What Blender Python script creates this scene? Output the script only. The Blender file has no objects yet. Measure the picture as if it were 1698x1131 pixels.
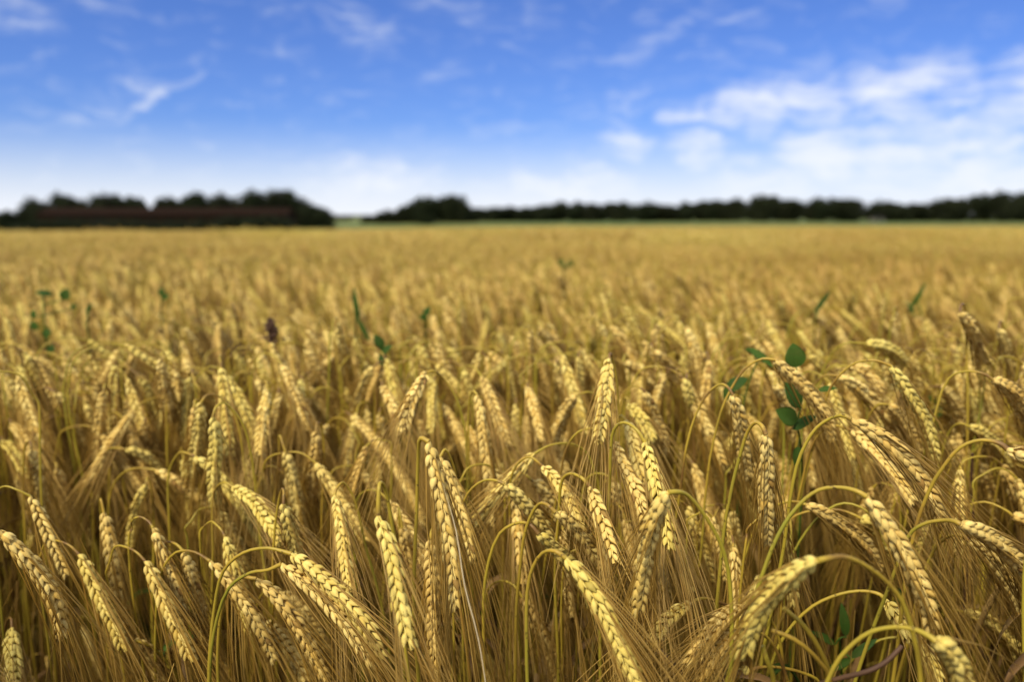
import bpy, math, random
import numpy as np
from mathutils import Vector, Matrix, Euler, noise

# ------------------------------------------------------------------ camera
S = bpy.context.scene
C = S.collection
FPX, CX, CY, HOR = 1320.0, 849.0, 565.5, 355.0
PITCH = math.atan((CY - HOR) / FPX)
CAMZ = 1.0
cam_d = bpy.data.cameras.new("camera")
cam = bpy.data.objects.new("camera", cam_d)
C.objects.link(cam)
cam.location = (0, 0, CAMZ)
cam.rotation_euler = (math.pi / 2 - PITCH, 0, 0)
cam_d.sensor_width = 36.0
cam_d.lens = FPX * 36.0 / 1698.0
cam_d.clip_start = 0.02
cam_d.clip_end = 6000
cam_d.dof.use_dof = True
cam_d.dof.focus_distance = 0.51
cam_d.dof.aperture_fstop = cam_d.lens / 6.1
S.camera = cam

# ------------------------------------------------------------------ colour management, world, sun
S.view_settings.view_transform = 'Standard'
S.view_settings.look = 'None'
S.view_settings.exposure = 0.44
S.view_settings.gamma = 1.0
S.cycles.max_bounces = 5
S.cycles.diffuse_bounces = 3
S.cycles.glossy_bounces = 2
S.cycles.transmission_bounces = 3
S.cycles.use_denoising = True
S.cycles.caustics_reflective = False
S.cycles.caustics_refractive = False
SUN_EL, SUN_AZ = math.radians(50), math.radians(-145)      # azimuth clockwise from +Y: high, behind and left of the camera

W = bpy.data.worlds.new("World")
S.world = W
W.use_nodes = True
nt = W.node_tree
nt.nodes.clear()


class N:
    """small helper for building node trees"""
    def __init__(s, nt): s.nt = nt
    def new(s, t, **kw):
        n = s.nt.nodes.new(t)
        for k, v in kw.items(): setattr(n, k, v)
        return n
    def put(s, sock, v):
        if isinstance(v, bpy.types.NodeSocket): s.nt.links.new(v, sock)
        elif v is not None: sock.default_value = v
    def m(s, op, a, b=None, c=None, clamp=False):
        n = s.new('ShaderNodeMath', operation=op, use_clamp=clamp)
        for i, v in enumerate((a, b, c)):
            if v is not None: s.put(n.inputs[i], v)
        return n.outputs[0]
    def vm(s, op, a, b=None):
        n = s.new('ShaderNodeVectorMath', operation=op)
        s.put(n.inputs[0], a)
        if b is not None: s.put(n.inputs[1], b)
        return n
    def mix(s, f, a, b):
        n = s.new('ShaderNodeMix', data_type='RGBA')
        s.put(n.inputs[0], f); s.put(n.inputs[6], a); s.put(n.inputs[7], b)
        return n.outputs[2]
    def noise(s, v, scale, detail=4, rough=0.5, dist=0.0, lac=2.0):
        n = s.new('ShaderNodeTexNoise')
        if v is not None: s.put(n.inputs['Vector'], v)
        n.inputs['Scale'].default_value = scale; n.inputs['Detail'].default_value = detail
        n.inputs['Roughness'].default_value = rough; n.inputs['Distortion'].default_value = dist
        n.inputs['Lacunarity'].default_value = lac
        return n
    def mr(s, v, a, b, c=0.0, d=1.0, smooth=True):
        n = s.new('ShaderNodeMapRange', interpolation_type='SMOOTHSTEP' if smooth else 'LINEAR')
        s.put(n.inputs[0], v)
        for i, x in enumerate((a, b, c, d)): n.inputs[1 + i].default_value = x
        return n.outputs[0]


def build_sky():
    k = N(nt)
    out = k.new('ShaderNodeOutputWorld'); bg = k.new('ShaderNodeBackground')
    bg.inputs[1].default_value = 0.09
    nt.links.new(bg.outputs[0], out.inputs[0])
    sky = k.new('ShaderNodeTexSky', sky_type='NISHITA')
    sky.sun_disc = False
    sky.sun_elevation = SUN_EL; sky.sun_rotation = SUN_AZ
    sky.air_density = 1.0; sky.dust_density = 0.0; sky.ozone_density = 6.0
    hsv = k.new('ShaderNodeHueSaturation')
    hsv.inputs['Hue'].default_value = 0.5
    hsv.inputs['Saturation'].default_value = 1.0
    nt.links.new(sky.outputs[0], hsv.inputs['Color'])
    skyc = k.vm('MULTIPLY', hsv.outputs[0], (0.51, 0.63, 1.03)).outputs[0]
    tc = k.new('ShaderNodeTexCoord')
    sp = k.new('ShaderNodeSeparateXYZ'); nt.links.new(tc.outputs['Generated'], sp.inputs[0])
    az = k.m('ARCTAN2', sp.outputs[0], sp.outputs[1])
    el = k.m('ARCSINE', sp.outputs[2])
    cb = k.new('ShaderNodeCombineXYZ')
    k.put(cb.inputs[0], k.m('MULTIPLY', az, 57.2958)); k.put(cb.inputs[1], k.m('MULTIPLY', el, 57.2958))
    P = cb.outputs[0]                                   # azimuth, elevation in degrees
    # domain warp
    wn = k.noise(P, 0.22, 3, 0.5)
    w2 = k.vm('SUBTRACT', wn.outputs['Color'], (0.5, 0.5, 0.5)).outputs[0]
    w3 = k.vm('MULTIPLY', w2, (5.0, 2.4, 0)).outputs[0]
    PW = k.vm('ADD', P, w3).outputs[0]
    # cloud banks: az, el, radius az, radius el, tilt deg, strength
    def ae(x, y):
        v = Vector((x - CX, FPX, -(y - CY))); v.rotate(Euler((-PITCH, 0, 0)))
        v.normalize()
        return math.degrees(math.atan2(v.x, v.y)), math.degrees(math.asin(v.z))
    banks = [(1480, 185, 320, 88, -4, .62), (1265, 172, 150, 34, 8, .95), (1480, 140, 120, 44, 10, .85), (1690, 160, 80, 70, 0, .7), (1590, 215, 120, 50, 0, .8),
             (1370, 262, 95, 50, 0, .95), (1035, 240, 60, 30, 0, .7), (1160, 245, 70, 34, 0, .75), (1640, 298, 95, 46, 0, .9),
             (1500, 262, 160, 70, 0, .72), (1280, 300, 120, 44, 0, .7), (620, 298, 150, 44, 0, .75), (930, 312, 140, 40, 0, .8),
             (1020, 180, 150, 60, 14, .33), (830, 215, 120, 26, 12, .32), (250, 135, 150, 34, 24, .30), (275, 148, 90, 12, 26, .50), (205, 178, 80, 10, 30, .38), (160, 180, 90, 24, 34, .4), (552, 168, 40, 26, 40, .34),
             (720, 112, 110, 28, 10, .28), (600, 35, 120, 44, -24, .38), (470, 20, 60, 32, -10, .34), (460, 75, 60, 24, 0, .25),
             (1100, 60, 150, 24, 24, .34), (1230, 22, 100, 14, 16, .36), (790, 20, 200, 42, -12, .3), (20, 20, 70, 40, 0, .4),
             (150, 5, 80, 16, 0, .35), (50, 225, 80, 20, 0, .2), (1200, 110, 170, 44, 16, .26)]
    acc = None
    for (x, y, rx, ry, tilt, st) in banks:
        a, e = ae(x, y)
        mp = k.new('ShaderNodeMapping', vector_type='TEXTURE')
        mp.inputs['Location'].default_value = (a, e, 0)
        mp.inputs['Rotation'].default_value = (0, 0, math.radians(tilt))
        mp.inputs['Scale'].default_value = (rx / FPX * 57.3 * 1.25, ry / FPX * 57.3 * 1.35, 1)
        nt.links.new(PW, mp.inputs[0])
        d = k.vm('LENGTH', mp.outputs[0]).outputs['Value']
        g = k.m('MULTIPLY', k.mr(d, 0.0, 1.25, 1.0, 0.0), st)
        acc = g if acc is None else k.m('MAXIMUM', acc, k.m('MULTIPLY_ADD', g, 0.5, acc) if False else g)
    # unseen loose cloud added over the rest of the dome to whiten ambient light
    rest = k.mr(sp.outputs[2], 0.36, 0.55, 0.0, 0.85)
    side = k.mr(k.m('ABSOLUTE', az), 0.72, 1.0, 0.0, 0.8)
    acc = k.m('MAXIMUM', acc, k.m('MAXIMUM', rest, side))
    # streaky fine structure
    st = k.new('ShaderNodeMapping'); st.inputs['Rotation'].default_value = (0, 0, math.radians(-22)); st.inputs['Scale'].default_value = (0.16, 0.62, 1)
    nt.links.new(PW, st.inputs[0])
    n1 = k.noise(st.outputs[0], 2.2, 9, 0.62, 0.3).outputs['Fac']
    n2 = k.noise(PW, 0.42, 8, 0.6, 0.0).outputs['Fac']
    nn = k.m('ADD', k.m('MULTIPLY', n1, 0.66), k.m('MULTIPLY', n2, 0.34))
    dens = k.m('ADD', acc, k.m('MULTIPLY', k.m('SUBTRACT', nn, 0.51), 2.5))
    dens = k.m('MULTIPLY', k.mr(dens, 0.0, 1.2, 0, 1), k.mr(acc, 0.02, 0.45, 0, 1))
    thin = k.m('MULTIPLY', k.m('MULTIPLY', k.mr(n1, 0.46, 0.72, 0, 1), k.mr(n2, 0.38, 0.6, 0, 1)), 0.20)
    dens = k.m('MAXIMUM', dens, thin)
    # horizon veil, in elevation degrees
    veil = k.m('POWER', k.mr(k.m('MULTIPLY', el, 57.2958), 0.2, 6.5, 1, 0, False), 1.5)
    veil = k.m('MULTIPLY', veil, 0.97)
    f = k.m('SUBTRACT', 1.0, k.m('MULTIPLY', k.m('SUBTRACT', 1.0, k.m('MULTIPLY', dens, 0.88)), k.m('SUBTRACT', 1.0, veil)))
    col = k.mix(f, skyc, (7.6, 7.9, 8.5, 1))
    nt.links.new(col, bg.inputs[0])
build_sky()

sd = bpy.data.lights.new("sun", 'SUN'); sd.energy = 3.0; sd.angle = math.radians(15.0); sd.color = (1.0, 0.91, 0.70)
sun = bpy.data.objects.new("sun", sd); C.objects.link(sun)
sdir = Vector((math.sin(SUN_AZ) * math.cos(SUN_EL), math.cos(SUN_AZ) * math.cos(SUN_EL), math.sin(SUN_EL)))
sun.rotation_euler = sdir.to_track_quat('Z', 'Y').to_euler()

# ------------------------------------------------------------------ helpers
rng = np.random.default_rng(7)
random.seed(7)
cp, sp_ = math.cos(PITCH), math.sin(PITCH)

def P(px, py, d):
    """world point seen at photo pixel (px,py) at view depth d metres"""
    x = (px - CX) / FPX * d; v = -(py - CY) / FPX * d
    return np.array([x, cp * d + sp_ * v, CAMZ - sp_ * d + cp * v])

def proj(p):
    q = np.asarray(p) - np.array([0, 0, CAMZ])
    d = cp * q[1] - sp_ * q[2]; v = sp_ * q[1] + cp * q[2]
    return CX + FPX * q[0] / d, CY - FPX * v / d, d

def drop(y): return 0.088 + 0.040 * max(y, 0.05) ** 0.80

def gz(x, y):
    """terrain height"""
    if y < 0.6: b = 0.14 - drop(0.6)
    elif y < 150: b = 0.14 - drop(y)
    else:
        t = min((y - 150) / 110.0, 1.0); t = t * t * (3 - 2 * t)
        b = (0.14 - drop(150)) * (1 - t) + (-0.95) * t
    s1 = min(max((y - 18) / 80.0, 0), 1); s1 = s1 * s1 * (3 - 2 * s1); s2 = min(max((y - 150) / 90.0, 0), 1)
    lf = min(max((-x + 5) / 100.0, 0), 1.3) * (1 if y < 160 else max(0, 1 - (y - 160) / 60.0))
    b += s1 * (-1.35 * lf)
    return b

class MB:
    def __init__(s): s.v = []; s.f = []; s.t = []; s.n = 0
    def add(s, v, f, tone=0.5):
        v = np.asarray(v, float).reshape(-1, 3)
        s.v.append(v); s.f.append(np.asarray(f, np.int64) + s.n); s.n += len(v)
        s.t.append(np.full(len(v), tone) if np.isscalar(tone) else np.asarray(tone, float))
    def mesh(s, name, mat, smooth=True):
        v = np.concatenate(s.v); me = bpy.data.meshes.new(name)
        fl = [x for x in s.f if len(x)]
        loops = np.concatenate([x.ravel() for x in fl])
        sizes = np.concatenate([np.full(len(x), x.shape[1]) for x in fl])
        starts = np.concatenate([[0], np.cumsum(sizes)[:-1]])
        me.vertices.add(len(v)); me.vertices.foreach_set('co', v.ravel())
        me.loops.add(len(loops)); me.loops.foreach_set('vertex_index', loops.astype(np.int32))
        me.polygons.add(len(sizes)); me.polygons.foreach_set('loop_start', starts.astype(np.int32))
        me.update(calc_edges=True)
        me.polygons.foreach_set('use_smooth', np.full(len(sizes), smooth))
        a = me.attributes.new('tone', 'FLOAT', 'POINT'); a.data.foreach_set('value', np.concatenate(s.t).astype(np.float32))
        for m in (mat if isinstance(mat, (list, tuple)) else [mat]): me.materials.append(m)
        me.validate()
        return me

def link(name, me, parent=None, loc=None):
    o = bpy.data.objects.new(name, me); C.objects.link(o)
    if parent is not None: o.parent = parent
    if loc is not None: o.location = loc
    return o

def empty(name, loc=(0, 0, 0)):
    o = bpy.data.objects.new(name, None); o.empty_display_size = 0.02; C.objects.link(o); o.location = loc
    return o

def tag(o, label=None, cat=None, group=None, kind=None):
    if label: o['label'] = label
    if cat: o['category'] = cat
    if group: o['group'] = group
    if kind: o['kind'] = kind
    return o

def catmull(pts, n):
    p = np.array(pts, float)
    if len(p) == 2: return p[0] + (p[1] - p[0]) * np.linspace(0, 1, n)[:, None]
    p = np.vstack([2 * p[0] - p[1], p, 2 * p[-1] - p[-2]])
    seg = np.linalg.norm(np.diff(p, axis=0), axis=1) ** 0.5
    t = np.concatenate([[0], np.cumsum(np.maximum(seg, 1e-6))])
    out = []
    L = np.linalg.norm(np.diff(p[1:-1], axis=0), axis=1); tot = L.sum()
    for i in range(1, len(p) - 2):
        k = max(3, int(round(n * L[i - 1] / tot)))
        for j in range(k):
            u = t[i] + (t[i + 1] - t[i]) * j / k
            A1 = (t[i] - u) / (t[i] - t[i-1]) * p[i-1] + (u - t[i-1]) / (t[i] - t[i-1]) * p[i]
            A2 = (t[i+1] - u) / (t[i+1] - t[i]) * p[i] + (u - t[i]) / (t[i+1] - t[i]) * p[i+1]
            A3 = (t[i+2] - u) / (t[i+2] - t[i+1]) * p[i+1] + (u - t[i+1]) / (t[i+2] - t[i+1]) * p[i+2]
            B1 = (t[i+1] - u) / (t[i+1] - t[i-1]) * A1 + (u - t[i-1]) / (t[i+1] - t[i-1]) * A2
            B2 = (t[i+2] - u) / (t[i+2] - t[i]) * A2 + (u - t[i]) / (t[i+2] - t[i]) * A3
            out.append((t[i+1] - u) / (t[i+1] - t[i]) * B1 + (u - t[i]) / (t[i+1] - t[i]) * B2)
    out.append(p[-2])
    return np.array(out)

def unit(v): return v / np.maximum(np.linalg.norm(v, axis=-1, keepdims=True), 1e-9)

def tube(mb, pts, rad, sides=6, tone=0.5, cap=True):
    p = np.asarray(pts); n = len(p)
    rad = np.broadcast_to(np.asarray(rad, float), (n,))
    T = unit(np.gradient(p, axis=0))
    ref = np.array([0.31, 0.93, 0.17]) if abs(T[0] @ np.array([0.31, .93, .17])) < .9 else np.array([1., 0, 0])
    U = np.zeros_like(p); u = unit(ref - T[0] * (ref @ T[0])); U[0] = u
    for i in range(1, n):
        u = unit(u - T[i] * (u @ T[i])); U[i] = u
    V = np.cross(T, U)
    a = np.arange(sides) * 2 * math.pi / sides
    v = p[:, None] + rad[:, None, None] * (np.cos(a)[None, :, None] * U[:, None] + np.sin(a)[None, :, None] * V[:, None])
    f = []
    for i in range(n - 1):
        for j in range(sides):
            k = (j + 1) % sides
            f.append((i * sides + j, i * sides + k, (i + 1) * sides + k, (i + 1) * sides + j))
    tn = tone if np.isscalar(tone) else np.repeat(np.asarray(tone), sides)
    mb.add(v.reshape(-1, 3), f, tn)
    if cap:
        mb.add(v[0][::-1], [list(range(sides))], tone if np.isscalar(tone) else tone[0])
        mb.add(v[-1], [list(range(sides))], tone if np.isscalar(tone) else tone[-1])

# ------------------------------------------------------------------ materials
def mat(name):
    m = bpy.data.materials.new(name); m.use_nodes = True
    k = N(m.node_tree); b = m.node_tree.nodes['Principled BSDF']
    return m, k, b, m.node_tree.nodes['Material Output']

def attr(k, name='tone'):
    n = k.new('ShaderNodeAttribute'); n.attribute_name = name
    return n.outputs['Fac']

def make_kernel_mat():
    m, k, b, o = mat('barley_kernel')
    t = attr(k); oi = k.new('ShaderNodeObjectInfo')
    geo = k.new('ShaderNodeTexCoord')
    nz = k.noise(geo.outputs['Object'], 420, 3, 0.6).outputs['Fac']
    c = k.mix(k.mr(t, 0.1, 0.9, 0, 1, False), (0.58, 0.365, 0.075, 1), (0.85, 0.645, 0.215, 1))
    c = k.mix(k.mr(t, 0.06, 0.0, 0, 0.8), c, (0.20, 0.10, 0.03, 1))
    c = k.mix(k.m('MULTIPLY', k.mr(oi.outputs['Random'], 0.45, 1.0, 0, 1), 0.45), c, (0.66, 0.57, 0.10, 1))
    c = k.mix(k.m('MULTIPLY', k.mr(oi.outputs['Random'], 0.35, 0.0, 0, 1), 0.40), c, (0.58, 0.35, 0.075, 1))
    c = k.mix(k.m('MULTIPLY', k.mr(nz, 0.52, 0.75, 0, 1), 0.45), c, (0.34, 0.19, 0.06, 1))
    gp = k.new('ShaderNodeNewGeometry'); big = k.noise(gp.outputs['Position'], 0.22, 4, 0.6).outputs['Fac']
    c = k.mix(k.m('MULTIPLY', k.mr(big, 0.47, 0.62, 0, 1), 0.6), c, (0.47, 0.27, 0.06, 1))
    c = k.mix(k.m('MULTIPLY', k.mr(big, 0.44, 0.30, 0, 1), 0.4), c, (0.52, 0.46, 0.10, 1))
    k.put(b.inputs['Base Color'], c)
    b.inputs['Roughness'].default_value = 0.66
    b.inputs['Specular IOR Level'].default_value = 0.22
    b.inputs['Subsurface Weight'].default_value = 0.0
    bp = k.new('ShaderNodeBump'); bp.inputs['Strength'].default_value = 0.55; bp.inputs['Distance'].default_value = 0.0007
    k.put(bp.inputs['Height'], nz); k.put(b.inputs['Normal'], bp.outputs[0])
    return m

def make_leafy(name, c0, c1, c2=None, transl=0.3, rough=0.5, spots=False, gap_shade=None):
    """tone 0 -> c0, tone 1 -> c1, with the object random shifting towards c2"""
    m, k, b, o = mat(name)
    t = attr(k); oi = k.new('ShaderNodeObjectInfo'); tc = k.new('ShaderNodeTexCoord')
    nz = k.noise(tc.outputs['Object'], 60, 3, 0.6).outputs['Fac']
    c = k.mix(t, c0, c1)
    if c2: c = k.mix(k.m('MULTIPLY', oi.outputs['Random'], 0.6), c, c2)
    if gap_shade: c = k.mix(k.mr(t, 0.80, 1.0, 0, 1), c, gap_shade)  # lower stalks browned: shade of the crop's gaps put into the colour
    if spots:
        s = k.noise(tc.outputs['Object'], 300, 2, 0.5).outputs['Fac']
        c = k.mix(k.m('MULTIPLY', k.mr(s, 0.64, 0.72, 0, 1), 0.75), c, (0.07, 0.035, 0.012, 1))
    c = k.mix(k.m('MULTIPLY', k.m('ABSOLUTE', k.m('SUBTRACT', nz, 0.5)), 0.8), c, (0.16, 0.09, 0.03, 1))
    k.put(b.inputs['Base Color'], c); b.inputs['Roughness'].default_value = rough
    b.inputs['Specular IOR Level'].default_value = 0.3
    if transl > 0:
        tr = k.new('ShaderNodeBsdfTranslucent'); k.put(tr.inputs[0], c)
        mx = k.new('ShaderNodeMixShader'); mx.inputs[0].default_value = transl
        m.node_tree.links.new(b.outputs[0], mx.inputs[1]); m.node_tree.links.new(tr.outputs[0], mx.inputs[2])
        m.node_tree.links.new(mx.outputs[0], o.inputs[0])
    return m

M_KERNEL = make_kernel_mat()
M_AWN = make_leafy('barley_awn', (0.27, 0.14, 0.02, 1), (0.66, 0.44, 0.12, 1), (0.38, 0.22, 0.03, 1), 0.10, 0.45)
M_STEM = make_leafy('barley_stem', (0.20, 0.25, 0.025, 1), (0.52, 0.31, 0.04, 1), (0.46, 0.35, 0.035, 1), 0.0, 0.42, True, (0.19, 0.10, 0.026, 1))
M_STRAW = make_leafy('dry_straw', (0.15, 0.075, 0.025, 1), (0.46, 0.30, 0.10, 1), (0.20, 0.11, 0.035, 1), 0.12, 0.6, True)
M_SHADE_STEM = make_leafy('shade_toned_stems', (0.11, 0.058, 0.018, 1), (0.32, 0.18, 0.04, 1), (0.10, 0.095, 0.02, 1), 0.0, 0.7, True)  # dry undergrowth stems, browned to paint shade into the gaps between ears
M_GREEN = make_leafy('green_leaf', (0.034, 0.082, 0.014, 1), (0.085, 0.165, 0.022, 1), (0.05, 0.105, 0.016, 1), 0.30, 0.6)
M_GREEN.node_tree.nodes['Principled BSDF'].inputs['Specular IOR Level'].default_value = 0.12
M_BROWN = make_leafy('brown_stalk', (0.055, 0.022, 0.014, 1), (0.12, 0.062, 0.032, 1), None, 0.0, 0.6)

# ------------------------------------------------------------------ barley geometry
def kernel_template(rings, sides):
    z = np.array(rings); prof = np.interp(z, [0, .1, .28, .48, .68, .85, 1], [.12, .62, .95, 1.0, .82, .42, .07])
    a = np.arange(sides) * 2 * math.pi / sides
    v = np.stack([prof[:, None] * np.cos(a), prof[:, None] * np.sin(a) * 0.9 + 0.12 * np.sin(z * math.pi)[:, None], np.repeat(z[:, None], sides, 1)], -1).reshape(-1, 3)
    f = []
    for i in range(len(z) - 1):
        for j in range(sides):
            kx = (j + 1) % sides
            f.append((i * sides + j, i * sides + kx, (i + 1) * sides + kx, (i + 1) * sides + j))
    return v, np.array(f)
K_HI = kernel_template([0, .08, .22, .4, .6, .78, .91, 1], 9)
K_LO = kernel_template([0, .2, .5, .8, 1], 5)
K_MID = kernel_template([0, .12, .32, .58, .82, 1], 7)

def place_many(mb, tmpl, O, X, Y, Z, sx, sy, sz, tone):
    v, f = tmpl; n = len(O)
    V = O[:, None] + X[:, None] * (v[None, :, 0:1] * sx[:, None, None]) + Y[:, None] * (v[None, :, 1:2] * sy[:, None, None]) + Z[:, None] * (v[None, :, 2:3] * sz[:, None, None])
    F = (f[None] + (np.arange(n) * len(v))[:, None, None]).reshape(-1, f.shape[1])
    mb.add(V.reshape(-1, 3), F, np.repeat(tone, len(v)))

def ear_meshes(center, side0, r, hi=True, fat=1.0, down=np.array([0, 0, -1.0]), awn_keep=0.8, awn_len=0.105, awn_n=None, spread=1.0):
    """center: dense centreline base->tip. returns (ear MB, awn MB)"""
    e = MB(); w = MB()
    d = np.linalg.norm(np.diff(center, axis=0), axis=1); s = np.concatenate([[0], np.cumsum(d)]); L = s[-1]
    T = unit(np.gradient(center, axis=0))
    N0 = np.zeros_like(T); u = side0
    for i in range(len(T)):
        u = unit(u - T[i] * (u @ T[i])); N0[i] = u
    pitch = 0.00325 * (0.9 + 0.15 * r.random()) * (1 if hi else 1.0)
    ss = np.arange(0.001, L - 0.004, pitch); n = len(ss)
    interp = lambda A: np.stack([np.interp(ss, s, A[:, i]) for i in range(3)], 1)
    Cn, Tn, Nn = interp(center), unit(interp(T)), unit(interp(N0)); Bn = np.cross(Tn, Nn)
    side = np.where(np.arange(n) % 2 == 0, 1.0, -1.0)
    # body scale along the ear
    env = np.interp(ss / L, [0, .08, .25, .7, .9, 1], [.62, .86, 1.0, 1.0, .82, .6]) * fat
    awnO, awnD, awnOut, awnS = [], [], [], []
    for kk in (-1, 0, 1):
        phi = math.radians(50) * kk + r.normal(0, .08, n)
        O = unit(side[:, None] * Nn * np.cos(phi)[:, None] + Bn * np.sin(phi)[:, None])
        al = np.radians(26 + r.normal(0, 3.5, n)) * (1.0 if kk else 0.9)
        D = Tn * np.cos(al)[:, None] + O * np.sin(al)[:, None]
        D = unit(D + r.normal(0, .035, (n, 3)))
        Y = unit(O - D * np.sum(O * D, 1)[:, None]); X = np.cross(Y, D)
        ln = 0.0094 * env * (0.92 + 0.16 * r.random(n)); wd = 0.00240 * env * (0.9 + .2 * r.random(n)) * (1.0 if kk else .93)
        small = r.random(n) < 0.04; wd = np.where(small, wd * .6, wd)
        org = Cn + O * 0.0011 * env[:, None] - Tn * 0.0005
        tone = np.clip(0.52 + r.normal(0, .21, n) - 1.0 * (r.random(n) < .025) + 0.12 * (ss / L < .15), 0, 1)
        place_many(e, K_HI if hi else K_MID, org, X, Y, D, wd, wd * .88, ln, tone)
        awnO.append(org + D * ln[:, None] * 0.93); awnD.append(D); awnOut.append(O); awnS.append(ss)
        if hi and kk != 0:    # pale papery glumes lying in the seam
            O2 = unit(Bn * np.sign(kk) + side[:, None] * Nn * 0.12)
            D2 = unit(Tn + O2 * 0.25 + r.normal(0, .12, (n, 3))); Y2 = unit(O2 - D2 * np.sum(O2 * D2, 1)[:, None]); X2 = np.cross(Y2, D2)
            place_many(e, K_LO, Cn + O2 * 0.0024 * env[:, None], X2, Y2, D2, np.full(n, .0006), np.full(n, .00035), 0.0075 * env, np.clip(0.9 + r.normal(0, .15, n), 0, 1))
    if hi: tube(e, center, 0.0013, 6, 0.5)
    else: tube(e, center[::3] if len(center) > 8 else center, 0.0013, 4, 0.5)
    # pointed last spikelets
    aO, aD, aU, aS = map(np.concatenate, (awnO, awnD, awnOut, awnS))
    idx = np.where(r.random(len(aO)) < awn_keep)[0]
    if awn_n: idx = r.choice(idx, min(awn_n, len(idx)), replace=False)
    m = len(idx); aO, aD, aU, aS = aO[idx], aD[idx], aU[idx], aS[idx]
    Tt = T[-1]
    # awns point along the ear axis, opening slightly outwards
    Tl = np.stack([np.interp(aS, s, T[:, i]) for i in range(3)], 1)
    dirn = unit(Tl * 0.75 + Tt * 0.35 + aU * (0.10 + 0.13 * r.random((m, 1))) * spread + r.normal(0, .035, (m, 3)) * spread)
    ln = awn_len * (0.75 + .5 * r.random(m)) + 0.35 * (L - aS)
    R = 6 if hi else 4; sd = 3
    tt = np.linspace(0, 1, R)
    bend = unit(r.normal(0, 1, (m, 3))) * 0.05 + down * 0.10 + aU * -0.02
    pts = aO[:, None] + (aD[:, None] * 0.006 * (1 - np.exp(-tt * 18))[None, :, None]) + dirn[:, None] * (ln[:, None] * tt)[:, :, None] + bend[:, None] * (ln[:, None] * tt ** 2)[:, :, None]
    rad = np.interp(tt, [0, .1, 1], [0.00052, 0.00036, 0.00008]) * (1 if hi else 1.25)
    U = unit(np.cross(dirn, aU + 1e-4)); V = np.cross(dirn, U)
    a = np.arange(sd) * 2 * math.pi / sd
    ring = U[:, None, None] * np.cos(a)[None, None, :, None] + V[:, None, None] * np.sin(a)[None, None, :, None]
    vv = pts[:, :, None] + ring * rad[None, :, None, None]
    fb = []
    for i in range(R - 1):
        for j in range(sd):
            kx = (j + 1) % sd; fb.append((i * sd + j, i * sd + kx, (i + 1) * sd + kx, (i + 1) * sd + j))
    fb = np.array(fb)
    F = (fb[None] + (np.arange(m) * R * sd)[:, None, None]).reshape(-1, 4)
    w.add(vv.reshape(-1, 3), F, np.repeat(np.clip(r.normal(.42, .25, m), 0, 1), R * sd))
    return e, w

def stem_mesh(pts, r, green=0.4, r_low=0.0017, r_top=0.00115, sides=7, n=46):
    p = catmull(pts, n); m = len(p)
    ph = r.uniform(0, 6.28, 3); tw = np.linspace(0, 1, m); p = p + (np.sin(tw * 3.14) * .0016)[:, None] * np.stack([np.sin(tw * 31 + ph[0]), np.sin(tw * 23 + ph[1]), np.sin(tw * 27 + ph[2])], 1)
    s = np.concatenate([[0], np.cumsum(np.linalg.norm(np.diff(p, axis=0), axis=1))]); f = s / s[-1]
    rad = np.interp(f, [0, .6, .93, .985, 1], [r_low, r_low * .9, r_top, r_top * .95, r_top * 1.35])
    # joint swelling
    for c in (s[-1] - 0.33, s[-1] - 0.6): rad = rad * (1 + .45 * np.exp(-((s - c) / .006) ** 2))
    tone = np.clip(np.interp(f, [0, .4, .8, .93, 1], [.95, .8, 1 - green, 1 - green * .85, 1 - green * .35]) + r.normal(0, .02, m) + .16 * np.sin(tw * 40 + ph[1]) * np.sin(tw * 17 + ph[0]), 0, 1)
    mb = MB(); tube(mb, p, rad, sides, tone)
    return mb

def blade(mb, pts, width, nrm, tone=0.5, fold=0.25):
    """leaf blade strip with a folded midrib and real thickness"""
    p = catmull(pts, 14); n = len(p); T = unit(np.gradient(p, axis=0))
    Sd = unit(np.cross(T, nrm)); Up = np.cross(Sd, T)
    f = np.linspace(0, 1, n); wv = width * np.interp(f, [0, .15, .5, .8, 1], [.5, .9, 1, .65, .04])
    th = 0.00012
    v = []
    for i in range(n):
        for (a, h) in ((-1, fold), (0, 0), (1, fold)):
            v.append(p[i] + Sd[i] * a * wv[i] * .5 + Up[i] * h * wv[i] * .5 + Up[i] * th)
        for (a, h) in ((1, fold), (0, 0), (-1, fold)):
            v.append(p[i] + Sd[i] * a * wv[i] * .5 + Up[i] * h * wv[i] * .5 - Up[i] * th)
    fc = []
    for i in range(n - 1):
        for j in range(6):
            kx = (j + 1) % 6; fc.append((i * 6 + j, i * 6 + kx, (i + 1) * 6 + kx, (i + 1) * 6 + j))
    mb.add(v, fc, tone)

# ------------------------------------------------------------------ ground and meadow
def sheet(name, x0, x1, ys, m, dz=0.0, nx=24):
    mb = MB(); v = []; xs = np.linspace(x0, x1, nx)
    for y in ys:
        for x in xs: v.append((x, y, gz(x, y) + dz))
    f = [(j * nx + i, j * nx + i + 1, (j + 1) * nx + i + 1, (j + 1) * nx + i) for j in range(len(ys) - 1) for i in range(nx - 1)]
    mb.add(v, f); return link(name, mb.mesh(name, m))

def ground_mat():
    m, k, b, o = mat('soil'); g = k.new('ShaderNodeNewGeometry')
    n = k.noise(g.outputs['Position'], 9, 6, .6).outputs['Fac']; n2 = k.noise(g.outputs['Position'], 0.05, 4, .6).outputs['Fac']
    c = k.mix(n, (0.035, 0.024, 0.014, 1), (0.10, 0.07, 0.038, 1))
    k.put(b.inputs['Base Color'], k.mix(k.mr(n2, .45, .6), c, (0.09, 0.08, 0.03, 1))); b.inputs['Roughness'].default_value = .95
    bp = k.new('ShaderNodeBump'); bp.inputs['Distance'].default_value = .03; k.put(bp.inputs['Height'], n); k.put(b.inputs['Normal'], bp.outputs[0])
    return m

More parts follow.
